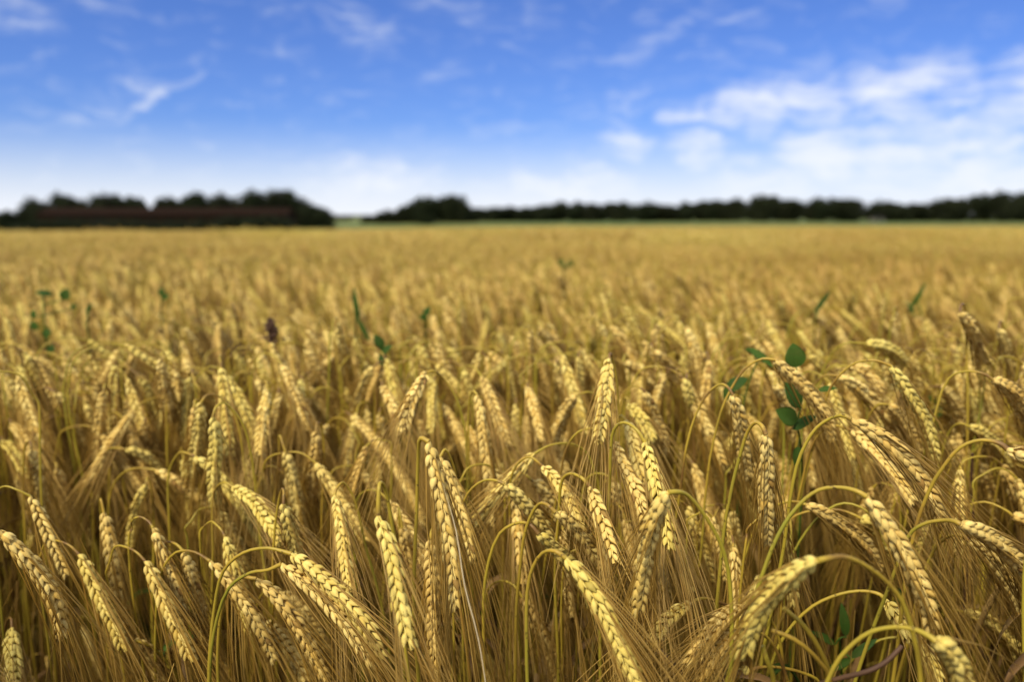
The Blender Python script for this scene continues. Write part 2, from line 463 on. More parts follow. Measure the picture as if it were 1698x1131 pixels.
def meadow_mat():
    m, k, b, o = mat('meadow_grass'); g = k.new('ShaderNodeNewGeometry')
    mp = k.new('ShaderNodeMapping'); mp.inputs['Scale'].default_value = (.012, .09, 1); k.put(mp.inputs[0], g.outputs['Position'])
    n = k.noise(mp.outputs[0], 1.0, 5, .6).outputs['Fac']
    c = k.mix(k.mr(n, .38, .62), (0.075, 0.125, 0.012, 1), (0.15, 0.155, 0.022, 1))
    n2 = k.noise(g.outputs['Position'], .6, 5, .6).outputs['Fac']
    k.put(b.inputs['Base Color'], k.mix(k.m('MULTIPLY', n2, .5), c, (0.10, 0.13, 0.03, 1))); b.inputs['Roughness'].default_value = .9
    return m

ys = [-40, -10, -2, 0, .6, 1, 2, 3, 5, 8, 12, 18, 26, 36, 50, 70, 95, 120, 150, 175, 200, 230, 262, 400, 900, 2500]
tag(sheet('ground', -2500, 2500, ys, ground_mat(), 0, 60), kind='structure')
tag(sheet('meadow', -600, 600, [141, 150, 160, 175, 190, 205, 220, 235, 250, 262, 340, 600], meadow_mat(), 0.05, 40), kind='structure')

# ------------------------------------------------------------------ far trees, barn
def tree_mats():
    m, k, b, o = mat('tree_foliage'); t = attr(k); oi = k.new('ShaderNodeObjectInfo')
    c = k.mix(t, (0.008, 0.012, 0.006, 1), (0.026, 0.036, 0.012, 1))
    c = k.mix(k.m('MULTIPLY', oi.outputs['Random'], .4), c, (0.030, 0.028, 0.014, 1))
    k.put(b.inputs['Base Color'], c); b.inputs['Roughness'].default_value = .8; b.inputs['Specular IOR Level'].default_value = .1
    m2, k, b, o = mat('tree_bark'); b.inputs['Base Color'].default_value = (.03, .022, .015, 1); b.inputs['Roughness'].default_value = .9
    g = k.new('ShaderNodeTexCoord'); n = k.noise(g.outputs['Object'], 12, 4).outputs['Fac']
    k.put(b.inputs['Base Color'], k.mix(n, (.02, .015, .01, 1), (.05, .038, .026, 1)))
    return m, m2
M_FOL, M_BARK = tree_mats()

TOPZ = []
def crown_mesh(seed, nleaf=3200):
    """crown of unit half-width, height 0..2, made of many leaf clumps spread through uneven boughs"""
    r = np.random.default_rng(seed); mb = MB()
    lobes = [(0, 0, .95, .72)] + [(r.uniform(-.62, .62), r.uniform(-.45, .45), r.uniform(.35, 1.45), r.uniform(.3, .52)) for _ in range(9)]
    vol = np.array([l[3] ** 2 for l in lobes]); pick = r.choice(len(lobes), nleaf, p=vol / vol.sum())
    d = unit(r.normal(0, 1, (nleaf, 3))); rr = r.random(nleaf) ** .45
    c = np.array(lobes)[pick]
    p = c[:, :3] + d * (c[:, 3:4] * rr[:, None]) * np.array([1, 1, .95])
    nrm = unit(d + r.normal(0, .6, (nleaf, 3))); a = unit(np.cross(nrm, r.normal(0, 1, (nleaf, 3)))); b = np.cross(nrm, a)
    sz = r.uniform(.04, .095, (nleaf, 1))
    q = np.stack([p - a * sz, p + b * sz * .6 + nrm * sz * .2, p + a * sz, p - b * sz * .6 + nrm * sz * .2], 1)
    mb.add(q.reshape(-1, 3), np.arange(nleaf * 4).reshape(-1, 4), np.repeat(r.random(nleaf), 4))
    zz = np.sort(q.reshape(-1, 3)[:, 2]); TOPZ.append(zz[int(len(zz) * .985)])
    return mb.mesh('crown', M_FOL, False)
def trunk_mesh(seed):
    r = np.random.default_rng(seed); mb = MB()
    tube(mb, catmull([(0, 0, -.1), (.02, 0, .3), (-.03, .02, .8), (.02, 0, 1.3)], 12), np.linspace(.09, .03, 13)[:len(catmull([(0, 0, -.1), (.02, 0, .3), (-.03, .02, .8), (.02, 0, 1.3)], 12))] if False else .06, 7)
    for i in range(6):
        a = r.uniform(0, 6.28); z = r.uniform(.3, .9)
        tube(mb, catmull([(0, 0, z), (.25 * math.cos(a), .25 * math.sin(a), z + .25), (.5 * math.cos(a), .5 * math.sin(a), z + .6)], 6), .02, 5)
    return mb.mesh('trunk', M_BARK)
CROWNS = [crown_mesh(100 + i) for i in range(6)]
TRUNKS = [trunk_mesh(200 + i) for i in range(3)]

SKY_L = [(-60, 362), (0, 360), (25, 352), (50, 352), (70, 340), (100, 326), (125, 331), (150, 335), (180, 330), (220, 328), (240, 334), (280, 331), (320, 330), (345, 325), (365, 330), (390, 327), (430, 324), (475, 319), (495, 326), (502, 338), (520, 345), (546, 347), (556, 372)]
SKY_M = [(618, 358), (650, 352), (680, 343), (692, 334), (720, 330), (745, 330), (762, 325), (768, 337), (784, 349)]
SKY_R = [(790, 348), (825, 345), (860, 346), (905, 344), (935, 337), (975, 341), (1030, 338), (1075, 341), (1108, 342), (1118, 347), (1150, 336), (1200, 336), (1260, 328), (1284, 330), (1310, 335), (1345, 333), (1400, 334), (1440, 338), (1465, 343), (1490, 336), (1512, 343), (1540, 334), (1590, 333), (1600, 328), (1650, 324), (1760, 323)]
tree_i = [0]
def tree(px, top, D, halfw_px, label, group, spread=0.0):
    i = tree_i[0]; tree_i[0] += 1; r = random.Random(i * 13 + 5)
    x = (px - CX) / FPX * D; y = D + r.uniform(-spread, spread)
    z0 = gz(x, y); ztop = CAMZ + (HOR - top) / FPX * D; h = max(ztop - z0, 1.0)
    e = empty('tree', (x, y, z0 - 0.1)); e.rotation_euler.z = r.uniform(0, 6.28)
    tag(e, label, 'tree', group); TREES.setdefault(group, []).append((px, e, top))
    hw = halfw_px / FPX * D * 1.75
    c = link('crown', CROWNS[i % 6], e); c.scale = (hw, hw, h * 1.20 / TOPZ[i % 6]); c.location.z = -0.18 * h
    t = link('trunk', TRUNKS[i % 3], e); t.scale = (hw, hw, h / 2.0)
TREES = {}
def tree_row(sky, step, D, group, lab, first=None):
    xs = [p[0] for p in sky]; ysk = [p[1] for p in sky]
    x = xs[0]; rr = random.Random(int(D)); res = []
    while x <= xs[-1]:
        top = np.interp(x, xs, ysk)
        tree(x, top - 1, D, step * rr.uniform(.75, 1.0), lab(x), group, 6)
        x += step * rr.uniform(.8, 1.15)
def labL(x):
    if x < 62: return 'low dark tree at the far end of the hedge beyond the barn'
    if x < 128: return 'rounded dark treetop over the low end of the barn roof'
    if 410 < x < 500: return 'tall dark tree rising over the other gable of the long barn'
    if x >= 500: return 'dark tree clear of the barn where the wood drops towards the gap'
    return 'dark broad tree in the wood just behind the middle of the long barn'
tree_row(SKY_L, 17, 188, 'dark trees behind the long barn', labL)
tree_row([(18, 356), (60, 352)], 15, 170, 'dark trees behind the long barn', labL)
tree_row([(84, 368), (130, 366), (200, 367), (300, 369), (380, 364), (470, 362), (500, 356)], 26, 153, 'dark trees behind the long barn', labL)
tree(566, 358, 260, 16, 'tiny dark bush alone in the gap between the two woods', 'dark trees beyond the meadow')
tree_row(SKY_M, 13, 215, 'dark trees of the middle copse', lambda x: 'dark tree of the small copse standing between the barn wood and the long hedge' if x < 735 else 'taller dark tree at the steep end of the small middle copse')
tree(705, 333, 205, 13, 'paler olive tree in front of the small middle copse', 'dark trees of the middle copse')
tree_row(SKY_R, 17, 232, 'dark trees of the long far hedge', lambda x: 'flat low dark tree in the thin part of the far hedge' if x < 1112 else ('dark domed tree in the middle stretch of the long far hedge' if x < 1475 else 'taller dark tree at the high end of the long far hedge'))

NUM = ['first', 'second', 'third', 'fourth', 'fifth', 'sixth', 'seventh', 'eighth', 'ninth', 'tenth', 'eleventh', 'twelfth', 'thirteenth', 'fourteenth', 'fifteenth', 'sixteenth', 'seventeenth', 'eighteenth', 'nineteenth', 'twentieth'] + ['%d%s' % (i, {1: 'st', 2: 'nd', 3: 'rd'}.get(i % 10, 'th')) for i in range(21, 99)]
for g_, l in TREES.items():
    if len(l) < 3: continue
    l.sort(key=lambda q: q[0]); where = {'dark trees behind the long barn': 'the dark wood around the long barn', 'dark trees of the middle copse': 'the small middle copse', 'dark trees of the long far hedge': 'the long far hedge'}[g_]
    for n_, (px_, e_, top_) in enumerate(l):
        if 'paler' in e_['label']: continue
        e_['label'] = '%s dark %s from the left in %s' % (NUM[n_], 'tree' if top_ < 341 else 'low tree', where)

def building_mats():
    def simple(name, a, b_, sc=.8):
        m, k, b, o = mat(name); g = k.new('ShaderNodeTexCoord'); n = k.noise(g.outputs['Object'], sc, 5, .6).outputs['Fac']
        k.put(b.inputs['Base Color'], k.mix(n, a, b_)); b.inputs['Roughness'].default_value = .95; b.inputs['Specular IOR Level'].default_value = .05; return m
    return simple('barn_tiles', (.012, .006, .003, 1), (.022, .011, .0055, 1)), simple('barn_boards', (.014, .009, .005, 1), (.030, .018, .010, 1)), simple('barn_dark', (.010, .010, .008, 1), (.02, .02, .014, 1)), simple('pale_render', (.16, .15, .13, 1), (.25, .23, .2, 1))
M_TILE, M_BOARD, M_DARK, M_PALE = building_mats()

def box(mb, a, b, tone=.5):
    x0, y0, z0 = a; x1, y1, z1 = b
    v = [(x0, y0, z0), (x1, y0, z0), (x1, y1, z0), (x0, y1, z0), (x0, y0, z1), (x1, y0, z1), (x1, y1, z1), (x0, y1, z1)]
    mb.add(v, [(0, 3, 2, 1), (4, 5, 6, 7), (0, 1, 5, 4), (1, 2, 6, 5), (2, 3, 7, 6), (3, 0, 4, 7)], tone)

def gable_roof(mb, x0, x1, y0, y1, ze, zr, th=.18, ov=.4):
    ym = (y0 + y1) / 2
    sec = [(y0 - ov, ze - .15), (ym, zr), (y1 + ov, ze - .15), (y1 + ov, ze - .15 - th), (ym, zr - th), (y0 - ov, ze - .15 - th)]
    v = [(x0 - ov, a, b) for a, b in sec] + [(x1 + ov, a, b) for a, b in sec]
    mb.add(v, [(i, (i + 1) % 6, (i + 1) % 6 + 6, i + 6) for i in range(6)]); mb.add(v[:6][::-1], [(0, 1, 4, 5), (1, 2, 3, 4)]); mb.add(v[6:], [(0, 1, 4, 5), (1, 2, 3, 4)])

def barn():
    D = 160.0; zb = gz(0, D); x0 = (72 - CX) / FPX * D; x1 = (478 - CX) / FPX * D
    e = empty('barn', ((x0 + x1) / 2, D, zb)); tag(e, 'long low barn with dull red roof and dark brown board walls', 'barn')
    L = (x1 - x0) / 2; ze = CAMZ + (HOR - 354) / FPX * D - zb; zr = CAMZ + (HOR - 344.5) / FPX * D - zb
    mb = MB(); box(mb, (-L, 0, 0), (L, 9, ze - .2)); mb.add([(-L, 0, ze - .2), (-L, 9, ze - .2), (-L, 4.5, zr - .4), (L, 0, ze - .2), (L, 9, ze - .2), (L, 4.5, zr - .4)], [(0, 2, 1), (3, 4, 5)])
    link('wall', mb.mesh('wall', M_BOARD, False), e)
    mb = MB(); gable_roof(mb, -L, L, 0, 9, ze, zr); link('roof', mb.mesh('roof', M_TILE, False), e)
    for (a, b) in ((100, 128), (136, 150), (160, 187), (392, 424), (432, 462)):
        xa = (a - CX) / FPX * D - (x0 + x1) / 2; xb = (b - CX) / FPX * D - (x0 + x1) / 2
        mb = MB(); box(mb, (xa, -.06, .05), (xb, .0, ze - .75)); dr = link('door', mb.mesh('door', M_DARK, False), e)
        mb = MB(); box(mb, (xa - .1, -.14, ze - .75), (xb + .1, 0, ze - .6)); link('rail', mb.mesh('rail', M_BOARD, False), dr)
    for i in range(7):
        xa = (205 + i * 26 - CX) / FPX * D - (x0 + x1) / 2
        mb = MB(); box(mb, (xa, -.05, ze - 1.4), (xa + .9, 0, ze - .8)); link('window', mb.mesh('window', M_DARK, False), e)
barn()
def cottage(px, D, w, label):
    zb = gz(0, D); e = empty('farm_shed', ((px - CX) / FPX * D, D, zb)); tag(e, label, 'shed')
    h = CAMZ + (HOR - 361) / FPX * D - zb
    mb = MB(); box(mb, (-w, 0, 0), (w, 4, h)); link('wall', mb.mesh('wall', M_PALE, False), e)
    mb = MB(); gable_roof(mb, -w, w, 0, 4, h + .1, h + .8, .12, .2); link('roof', mb.mesh('roof', M_DARK, False), e)
    mb = MB(); box(mb, (-.5, -.05, 0), (.4, 0, h * .7)); link('door', mb.mesh('door', M_DARK, False), e)
cottage(1452, 222, 1.3, 'tiny pale shed at the foot of the long far hedge')

# ------------------------------------------------------------------ hand-placed barley plants
# (ear base px, ear tip px, ear width px, neck points px from low to high, greenness, label)
H = []
def h(b, t, w, arch, label, green=.35, bow=None, rot=0.0): H.append((b, t, w, arch, label, green, bow, rot))
h((207, 745), (283, 800), 20, [(153, 863), (152, 802), (166, 757), (187, 743)], 'short pale ear under a tall yellow hoop, behind the long curved ear')
h((257, 779), (389, 898), 21, [(179, 900), (184, 812), (202, 787), (227, 777)], 'long ear curving out of a wide hoop above the three crowded arches')
h((172, 850), (208, 1046), 25, [(176, 1050), (176, 900), (168, 845), (167, 828)], 'slender ear hanging straight down alone with a tiny hooked neck', bow=.0)
h((-4, 880), (103, 1062), 33, [(-60, 1050), (-52, 920), (-30, 876)], 'thick ear with brown-edged grains entering at the edge of the field view', bow=.1)
h((305, 916), (343, 1075), 27, [(268, 1062), (266, 924), (275, 901), (293, 903)], 'ear hanging under a tight brown hoop beside the long curved ear', .15)
h((348, 931), (455, 1098), 28, [(259, 1131), (258, 1015), (268, 950), (293, 917), (323, 916)], 'long slanting ear from the low golden hoop near the bottom edge')
h((224, 1063), (278, 1150), 27, [(300, 1140), (262, 1085), (240, 1068)], 'pale green ear just entering at the bottom edge', .6)
h((323, 757), (435, 904), 23, [(281, 880), (282, 782), (297, 752), (308, 751)], 'ear with pale chaff slanting below a thin yellow hoop', .4)
h((353, 692), (359, 842), 25, [(414, 752), (399, 696), (373, 667), (358, 676)], 'upright hanging ear with a dark nick under a small hoop', .5, .0)
h((333, 668), (323, 792), 23, [(404, 760), (389, 690), (363, 658), (343, 656)], 'straight ear behind the nicked one, close against its twin', .4, .0)
h((322, 676), (328, 800), 22, [], 'pale straight ear, left twin of the close pair beneath small hoops', .3, .0)
h((267, 596), (283, 700), 20, [], 'small upright ear in the cluster above the long curved ear', .3, .0)
h((290, 612), (304, 732), 18, [], 'thin upright ear tucked against the small cluster ear', .3, .0)
h((18, 706), (66, 780), 18, [], 'upper ear of the leaning trio near the edge', .2)
h((52, 745), (77, 868), 22, [], 'middle plump ear of the leaning trio near the edge', .2)
h((42, 706), (92, 800), 17, [], 'narrow ear leaning behind the plump trio ear', .2)
h((94, 780), (119, 880), 20, [], 'lowest ear of the leaning trio, hanging beside brown awns', .1)
h((4, 735), (46, 795), 17, [], 'faint ear leaning at the very edge beside the trio', .2)
h((28, 797), (56, 862), 17, [], 'greenish short ear low under the trio', .7)
h((172, 650), (160, 762), 20, [], 'upright ear at mid height behind the tall hoop', .2, .0)
h((189, 684), (179, 784), 16, [], 'very thin upright ear behind the tall hoop', .2, .0)
h((90, 650), (132, 716), 18, [(45, 720), (46, 668), (60, 647), (76, 643)], 'ear leaning out of a dim brown hoop, above the trio', .1)
h((232, 628), (264, 694), 17, [(180, 690), (186, 625), (200, 607), (218, 612)], 'ear hanging from a brown hoop above the small cluster', .1)
h((242, 806), (218, 908), 22, [], 'soft ear leaning the other way behind the long curved ear', .3)
h((50, 884), (54, 916), 15, [], 'tiny short ear poking up over the thick edge ear', .3, .0)
h((20, 1042), (24, 1140), 26, [], 'dark lower ear at the bottom corner under the thick edge ear', .1, .0)
h((165, 822), (150, 912), 17, [], 'shaded brown ear low behind the straight slender one', .0, .0)
h((240, 700), (248, 770), 19, [], 'pale short ear between the small cluster and the twins', .4, .0)
h((483, 919), (636, 1090), 31, [(347, 1140), (353, 1010), (370, 950), (405, 918), (445, 909)], 'big slanting ear, upper of the two crossing the bottom centre', .45, .08)
h((467, 936), (624, 1112), 31, [(349, 1145), (356, 1050), (378, 978), (415, 950), (445, 945)], 'big slanting ear, lower of the two crossing the bottom centre', .75, .08)
h((425, 961), (541, 1128), 30, [(362, 1100), (370, 1000), (385, 968), (405, 958)], 'stout ear slanting close under the lower crossing ear')
h((463, 981), (551, 1100), 24, [(420, 1080), (428, 1000), (445, 978)], 'shaded ear squeezed behind the stout slanting ears', .2)
h((443, 1032), (506, 1135), 25, [(380, 1131), (400, 1050), (425, 1028)], 'low ear beneath the stout slanting ears at the bottom', .1)
h((555, 822), (582, 984), 27, [(640, 1050), (606, 900), (589, 830), (568, 801), (557, 812)], 'straight ear with gaping grains under a sharp green hook', .6, .0)
h((627, 855), (684, 1078), 36, [(668, 1000), (650, 880), (637, 806), (630, 802)], 'plump round-grained ear hanging under a small yellow crook', .5, .02)
h((667, 876), (694, 1020), 26, [(670, 1040), (664, 900), (662, 842), (663, 850)], 'narrow ear close beside the plump round-grained one', .5, .0)
h((713, 895), (724, 1116), 30, [(745, 1050), (735, 900), (724, 868), (719, 872)], 'straight ear of even beaded grains hanging at the bottom centre', .4, .0)
h((711, 733), (755, 1010), 35, [(689, 1000), (690, 850), (692, 760), (698, 727)], 'longest ear of all, standing over the centre with a bleached awn', .5, .03)
h((730, 758), (786, 935), 28, [(765, 900), (755, 780), (738, 745)], 'ear slanting close behind the longest central ear')
h((583, 690), (703, 874), 19, [(568, 860), (566, 760), (561, 700), (568, 684), (576, 684)], 'slim long ear slanting towards the longest central ear', .4)
h((705, 619), (671, 714), 24, [(773, 780), (770, 708), (757, 660), (734, 626), (718, 615)], 'ear leaning back under a broad green hoop above the centre', .5)
h((634, 642), (664, 722), 20, [], 'small ear hanging in front of the broad hooped ear', .2)
h((609, 678), (617, 802), 18, [], 'thin straight ear above the slim slanting one', .2, .0)
h((629, 688), (644, 765), 19, [], 'short ear wedged between two thin central ears', .2)
h((791, 655), (814, 872), 24, [(778, 760), (778, 690), (781, 654), (786, 649)], 'tall straight ear beside the longest one, with a small crook', .4, .03)
h((773, 708), (797, 764), 17, [], 'short pale ear hanging at a slant beside the tall straight ear', .2)
h((826, 764), (846, 884), 20, [(806, 850), (808, 780), (818, 758)], 'ear half hidden behind hoops at the centre of the field', .3)
h((524, 716), (517, 836), 23, [], 'smooth cone-like ear standing over the green hooked one', .2, .0)
h((473, 749), (503, 884), 23, [(455, 860), (462, 760), (462, 722), (467, 730)], 'ear with a brown hooked tip hanging beside the cone-like ear', .2, .02)
h((470, 836), (498, 938), 28, [(452, 940), (462, 840), (468, 812), (470, 820)], 'broad pale-cream ear beside the two crossing ears', .2, .0)
h((533, 804), (538, 916), 18, [], 'yellow-green narrow ear between broad and gaping-grained ears', .6, .0)
h((386, 808), (468, 905), 25, [(352, 880), (356, 815), (372, 800)], 'creamy short ear slanting above the crossing ears')
h((514, 662), (487, 750), 18, [(600, 740), (577, 680), (558, 650), (538, 642), (523, 648)], 'ear leaning back under a wide arch above the cone-like ear', .4)
h((443, 646), (430, 756), 21, [], 'upright ear, left one of the tight standing three', .3, .0)
h((463, 652), (448, 746), 19, [], 'upright ear, middle one of the tight standing three', .3, .0)
h((500, 630), (494, 700), 18, [], 'upright ear, right one of the tight standing three', .3, .0)
h((720, 631), (712, 720), 19, [], 'blurred ear under the broad green hoop', .2, .0)
h((619, 610), (592, 670), 18, [(668, 680), (660, 625), (645, 602), (630, 600)], 'ear leaning back from a dark-gapped hoop in the middle rows', .2)
h((768, 728), (742, 770), 17, [(772, 800), (775, 740)], 'short green unripe ear deep between stems', 1.0)
h((600, 872), (618, 930), 17, [], 'shaded small ear behind the plump round-grained one', .5)
h((1010, 596), (992, 732), 26, [(1022, 740), (1024, 640), (1016, 592), (1011, 587)], 'tallest ear, standing clear above the others at the centre', .2, .0)
h((959, 592), (964, 694), 18, [], 'upright thin ear beside the tallest clear one', .2, .0)
h((923, 602), (927, 670), 15, [], 'small faint ear two along from the tallest clear one', .2, .0)
h((875, 643), (896, 734), 20, [], 'ear hanging just behind the tall straight one', .2)
h((855, 670), (856, 806), 18, [], 'sharp-tipped thin ear hanging dead straight near the centre', .2, .0)
h((872, 690), (874, 752), 15, [], 'little ear beside the sharp-tipped thin one', .2, .0)
h((955, 657), (918, 734), 22, [(1010, 700), (995, 662), (975, 650)], 'ear leaning back below the tallest clear one', .3)
h((942, 718), (924, 756), 17, [], 'small ear leaning back over a greenish one', .3)
h((904, 732), (938, 786), 20, [], 'greenish ear slanting just above the creamy arched one', .7)
h((900, 774), (963, 880), 27, [(846, 850), (849, 790), (862, 765), (880, 759)], 'creamy ear from a flat arch at the centre of the crowd')
h((883, 798), (925, 862), 25, [(836, 880), (840, 795), (856, 782), (870, 786)], 'ear hidden behind the creamy arched one', .4)
h((921, 850), (1012, 996), 31, [(862, 960), (872, 875), (892, 838), (908, 838)], 'thick ear slanting in the middle of the big central bundle', .3)
h((836, 803), (930, 940), 29, [(752, 990), (757, 880), (775, 818), (800, 797), (822, 797)], 'top ear of the big central bundle, from a round golden hoop', .3)
h((893, 886), (985, 1018), 30, [(800, 1080), (806, 960), (830, 885), (860, 868), (880, 872)], 'second ear of the big central bundle, lined below its neighbour', .3)
h((938, 926), (1062, 1148), 36, [(873, 1100), (880, 960), (900, 918), (920, 914)], 'lowest and biggest ear of the central bundle, leaving the bottom edge', .55, .06)
h((979, 809), (1018, 936), 30, [(925, 860), (931, 798), (946, 785), (965, 792)], 'fat pale-grained ear beside the central bundle', .4, .04)
h((1019, 799), (1048, 918), 25, [(960, 860), (976, 792), (991, 786), (1007, 790)], 'ear with green sheen next to the fat pale-grained one', .7, .03)
h((1014, 729), (1068, 865), 27, [(928, 785), (941, 742), (961, 717), (986, 711), (1002, 716)], 'pinkish-gold ear hanging from a long low arch', .2, .05)
h((1038, 698), (1068, 806), 25, [(1022, 740), (1024, 700), (1030, 690)], 'yellow ear rising behind the pinkish-gold one', .6, .03)
h((1070, 734), (1110, 912), 31, [(1012, 760), (1020, 712), (1036, 702), (1056, 714)], 'bright yellow ear with a white seam standing over the thick green arch', .7, .04)
h((1042, 673), (1083, 736), 22, [], 'ear peeking above the bright yellow one', .5)
h((1070, 650), (1103, 752), 23, [(1028, 700), (1034, 654), (1048, 641), (1060, 642)], 'blurred gold ear hanging above the bright yellow one', .3, .03)
h((1108, 817), (1056, 1018), 38, [(1213, 1150), (1211, 1000), (1199, 915), (1172, 860), (1142, 823), (1122, 816)], 'large ear hanging back from the thick bright green arching stem', 1.0, .07)
h((1130, 749), (1136, 836), 18, [], 'thin pale ear between bright yellow ear and thick green arch', .3, .0)
h((1143, 1005), (1076, 1078), 30, [(1242, 1040), (1218, 1012), (1190, 999), (1160, 994)], 'short ear pointing down and back crossed by loose awns', .1)
h((1231, 1009), (1138, 1108), 31, [(1290, 1060), (1270, 1020), (1250, 1006)], 'ear lying low beneath the short awn-crossed one', .1)
h((1230, 1052), (1152, 1132), 31, [(1300, 1110), (1275, 1060), (1250, 1048)], 'lowest ear lying at the bottom beside the green arch foot', .2)
h((1356, 930), (1232, 1095), 44, [(1524, 1150), (1513, 1060), (1498, 1000), (1468, 960), (1430, 934), (1394, 923)], 'big close ear drooping back from a huge golden arch', .35, .10)
h((1138, 628), (1156, 714), 22, [], 'blurred orange ear above the thick green arch', .1, .0)
h((1215, 655), (1240, 795), 28, [(1140, 740), (1163, 672), (1182, 645), (1197, 637), (1209, 644)], 'smooth cream ear hanging from a looped neck beside the broad-leaved weed', .2, .03)
h((1236, 809), (1256, 880), 21, [(1166, 850), (1178, 807), (1198, 786), (1220, 787)], 'small ear under a round arch near the dark gap', .2)
h((1163, 582), (1173, 644), 17, [], 'greenish thin ear standing in the blurred rows', .8, .0)
h((1082, 582), (1120, 634), 20, [], 'soft ear slanting in the blurred rows above centre', .2)
h((1034, 600), (1088, 658), 19, [], 'green-tinged ear slanting beside the tallest clear one', .9)
h((1163, 727), (1205, 784), 20, [], 'dim ear slanting behind the looped-neck cream ear', .4)
h((1191, 716), (1216, 764), 17, [], 'dim short ear beside the looped-neck cream ear', .6)
h((850, 836), (864, 910), 20, [], 'shaded small ear left of the central bundle', .3)
h((1270, 721), (1271, 903), 33, [(1212, 830), (1223, 765), (1238, 714), (1252, 701), (1264, 707)], 'fat two-toned ear hanging straight under a green hook near the weed', .6, .0)
h((866, 991), (928, 1136), 27, [(800, 1120), (803, 1010), (812, 975), (832, 964), (852, 972)], 'low greenish ear hanging in the dark gap at the bottom centre', .6, .04)
h((1285, 597), (1380, 732), 27, [(1170, 830), (1184, 735), (1203, 662), (1234, 611), (1264, 595)], 'long ear arching over the broad green leaves', .35, .08)
h((1411, 695), (1562, 868), 33, [(1310, 830), (1330, 752), (1355, 708), (1381, 692), (1400, 690)], 'long curved ear with brown-edged grains under a dark speckled hoop', .6, .10)
h((1412, 714), (1514, 836), 26, [(1330, 800), (1350, 730), (1380, 706)], 'shaded ear following just beneath the long curved one', .2, .06)
h((1477, 607), (1550, 764), 27, [(1370, 660), (1391, 626), (1420, 602), (1452, 598)], 'ear with beaded grains in the upper leaning group', .3, .07)
h((1390, 624), (1488, 714), 23, [(1330, 690), (1350, 640), (1370, 622)], 'ear leaning low in front of the beaded one', .3, .06)
h((1474, 672), (1524, 768), 23, [(1430, 740), (1440, 690), (1458, 670)], 'short ear nestled under the beaded one', .4)
h((1436, 570), (1500, 606), 21, [(1370, 600), (1400, 570)], 'yellow-green ear lying flat at the top of the leaning group', .9)
h((1410, 608), (1462, 650), 21, [(1360, 640), (1380, 608)], 'pale green ear lying flat just below the topmost one', .9)
h((1437, 824), (1546, 1050), 38, [(1258, 960), (1290, 884), (1326, 838), (1361, 813), (1396, 810), (1424, 817)], 'large greenish-gold ear hanging under two long green hoops', .8, .06)
h((1470, 905), (1552, 1010), 28, [(1300, 955), (1324, 896), (1361, 854), (1401, 836), (1440, 850)], 'shaded ear tucked behind the large greenish-gold one', .9, .04)
h((1336, 837), (1460, 946), 28, [(1255, 872), (1285, 841), (1308, 833), (1326, 834)], 'ear slanting out beside the large greenish-gold one', .3, .08)
h((1427, 860), (1480, 930), 26, [(1262, 965), (1310, 864), (1350, 846), (1391, 845), (1414, 853)], 'short ear between the slanting ear and the large greenish-gold one', .3)
h((1469, 996), (1506, 1068), 31, [(1275, 1110), (1305, 1050), (1350, 1004), (1396, 984), (1432, 981), (1458, 987)], 'small ear at the end of a long flat arch over the dark hollow', .5)
h((1553, 1066), (1610, 1150), 44, [(1376, 1135), (1406, 1080), (1442, 1048), (1482, 1039), (1517, 1044), (1544, 1058)], 'close green-grained ear leaving the bottom edge', .7, .04)
h((1530, 1070), (1556, 1145), 26, [(1385, 1140), (1415, 1091), (1460, 1062), (1502, 1058), (1522, 1064)], 'dim ear just behind the close green-grained one', .8)
h((1593, 870), (1712, 985), 36, [(1505, 890), (1532, 870), (1562, 865), (1584, 866)], 'thick greenish ear leaving at the side edge', .7, .08)
h((1606, 896), (1702, 1040), 31, [(1530, 960), (1560, 900), (1588, 888)], 'shaded ear running beneath the thick side-edge ear', .3, .06)
h((1671, 746), (1760, 800), 36, [(1540, 812), (1562, 773), (1592, 742), (1628, 731), (1660, 737)], 'blunt ear half cut by the side edge at the end of a yellow arch', .3)
h((1680, 857), (1750, 930), 26, [(1565, 880), (1593, 845), (1633, 832), (1668, 846)], 'ear tip with a white husk at the side edge', .4)
h((1646, 630), (1712, 712), 26, [(1540, 720), (1573, 626), (1600, 616), (1630, 620)], 'soft ear hanging out over the side edge above the blunt one', .4, .07)
h((1608, 708), (1672, 786), 23, [(1560, 760), (1575, 715), (1592, 702)], 'shaded green ear behind yellow arches near the side edge', .7)
h((1592, 518), (1632, 604), 22, [], 'tall ear rising above the leaning group near the side edge', .2, .04)
h((1656, 545), (1680, 625), 19, [], 'blurred ear beside the tall one near the side edge', .2, .04)
h((1610, 645), (1634, 712), 19, [], 'blurred upright ear between the arches near the side edge', .3, .03)
h((1598, 1016), (1702, 1120), 26, [(1540, 1100), (1560, 1030), (1580, 1012)], 'dark shaded ear low in the bottom corner', .7)
h((1244, 1113), (1200, 1150), 30, [(1362, 1140), (1330, 1116), (1290, 1106), (1258, 1108)], 'ear stub at the bottom edge with a golden bent neck', .2)
h((1303, 758), (1296, 860), 20, [], 'ear standing close beside the fat two-toned one', .2, .0)
h((1285, 640), (1320, 730), 22, [], 'soft green ear under the broad leaves', .8)
h((1240, 690), (1262, 740), 18, [], 'dim ear glimpsed behind the broad leaves', .4)
h((1398, 740), (1424, 830), 20, [], 'dim brown ear under the long curved one', .1)
h((1560, 640), (1600, 720), 20, [(1520, 700), (1535, 645)], 'dim ear slanting behind the side-edge arches', .3)
h((1340, 590), (1375, 640), 18, [], 'blurred ear behind the long ear of the weed', .2)

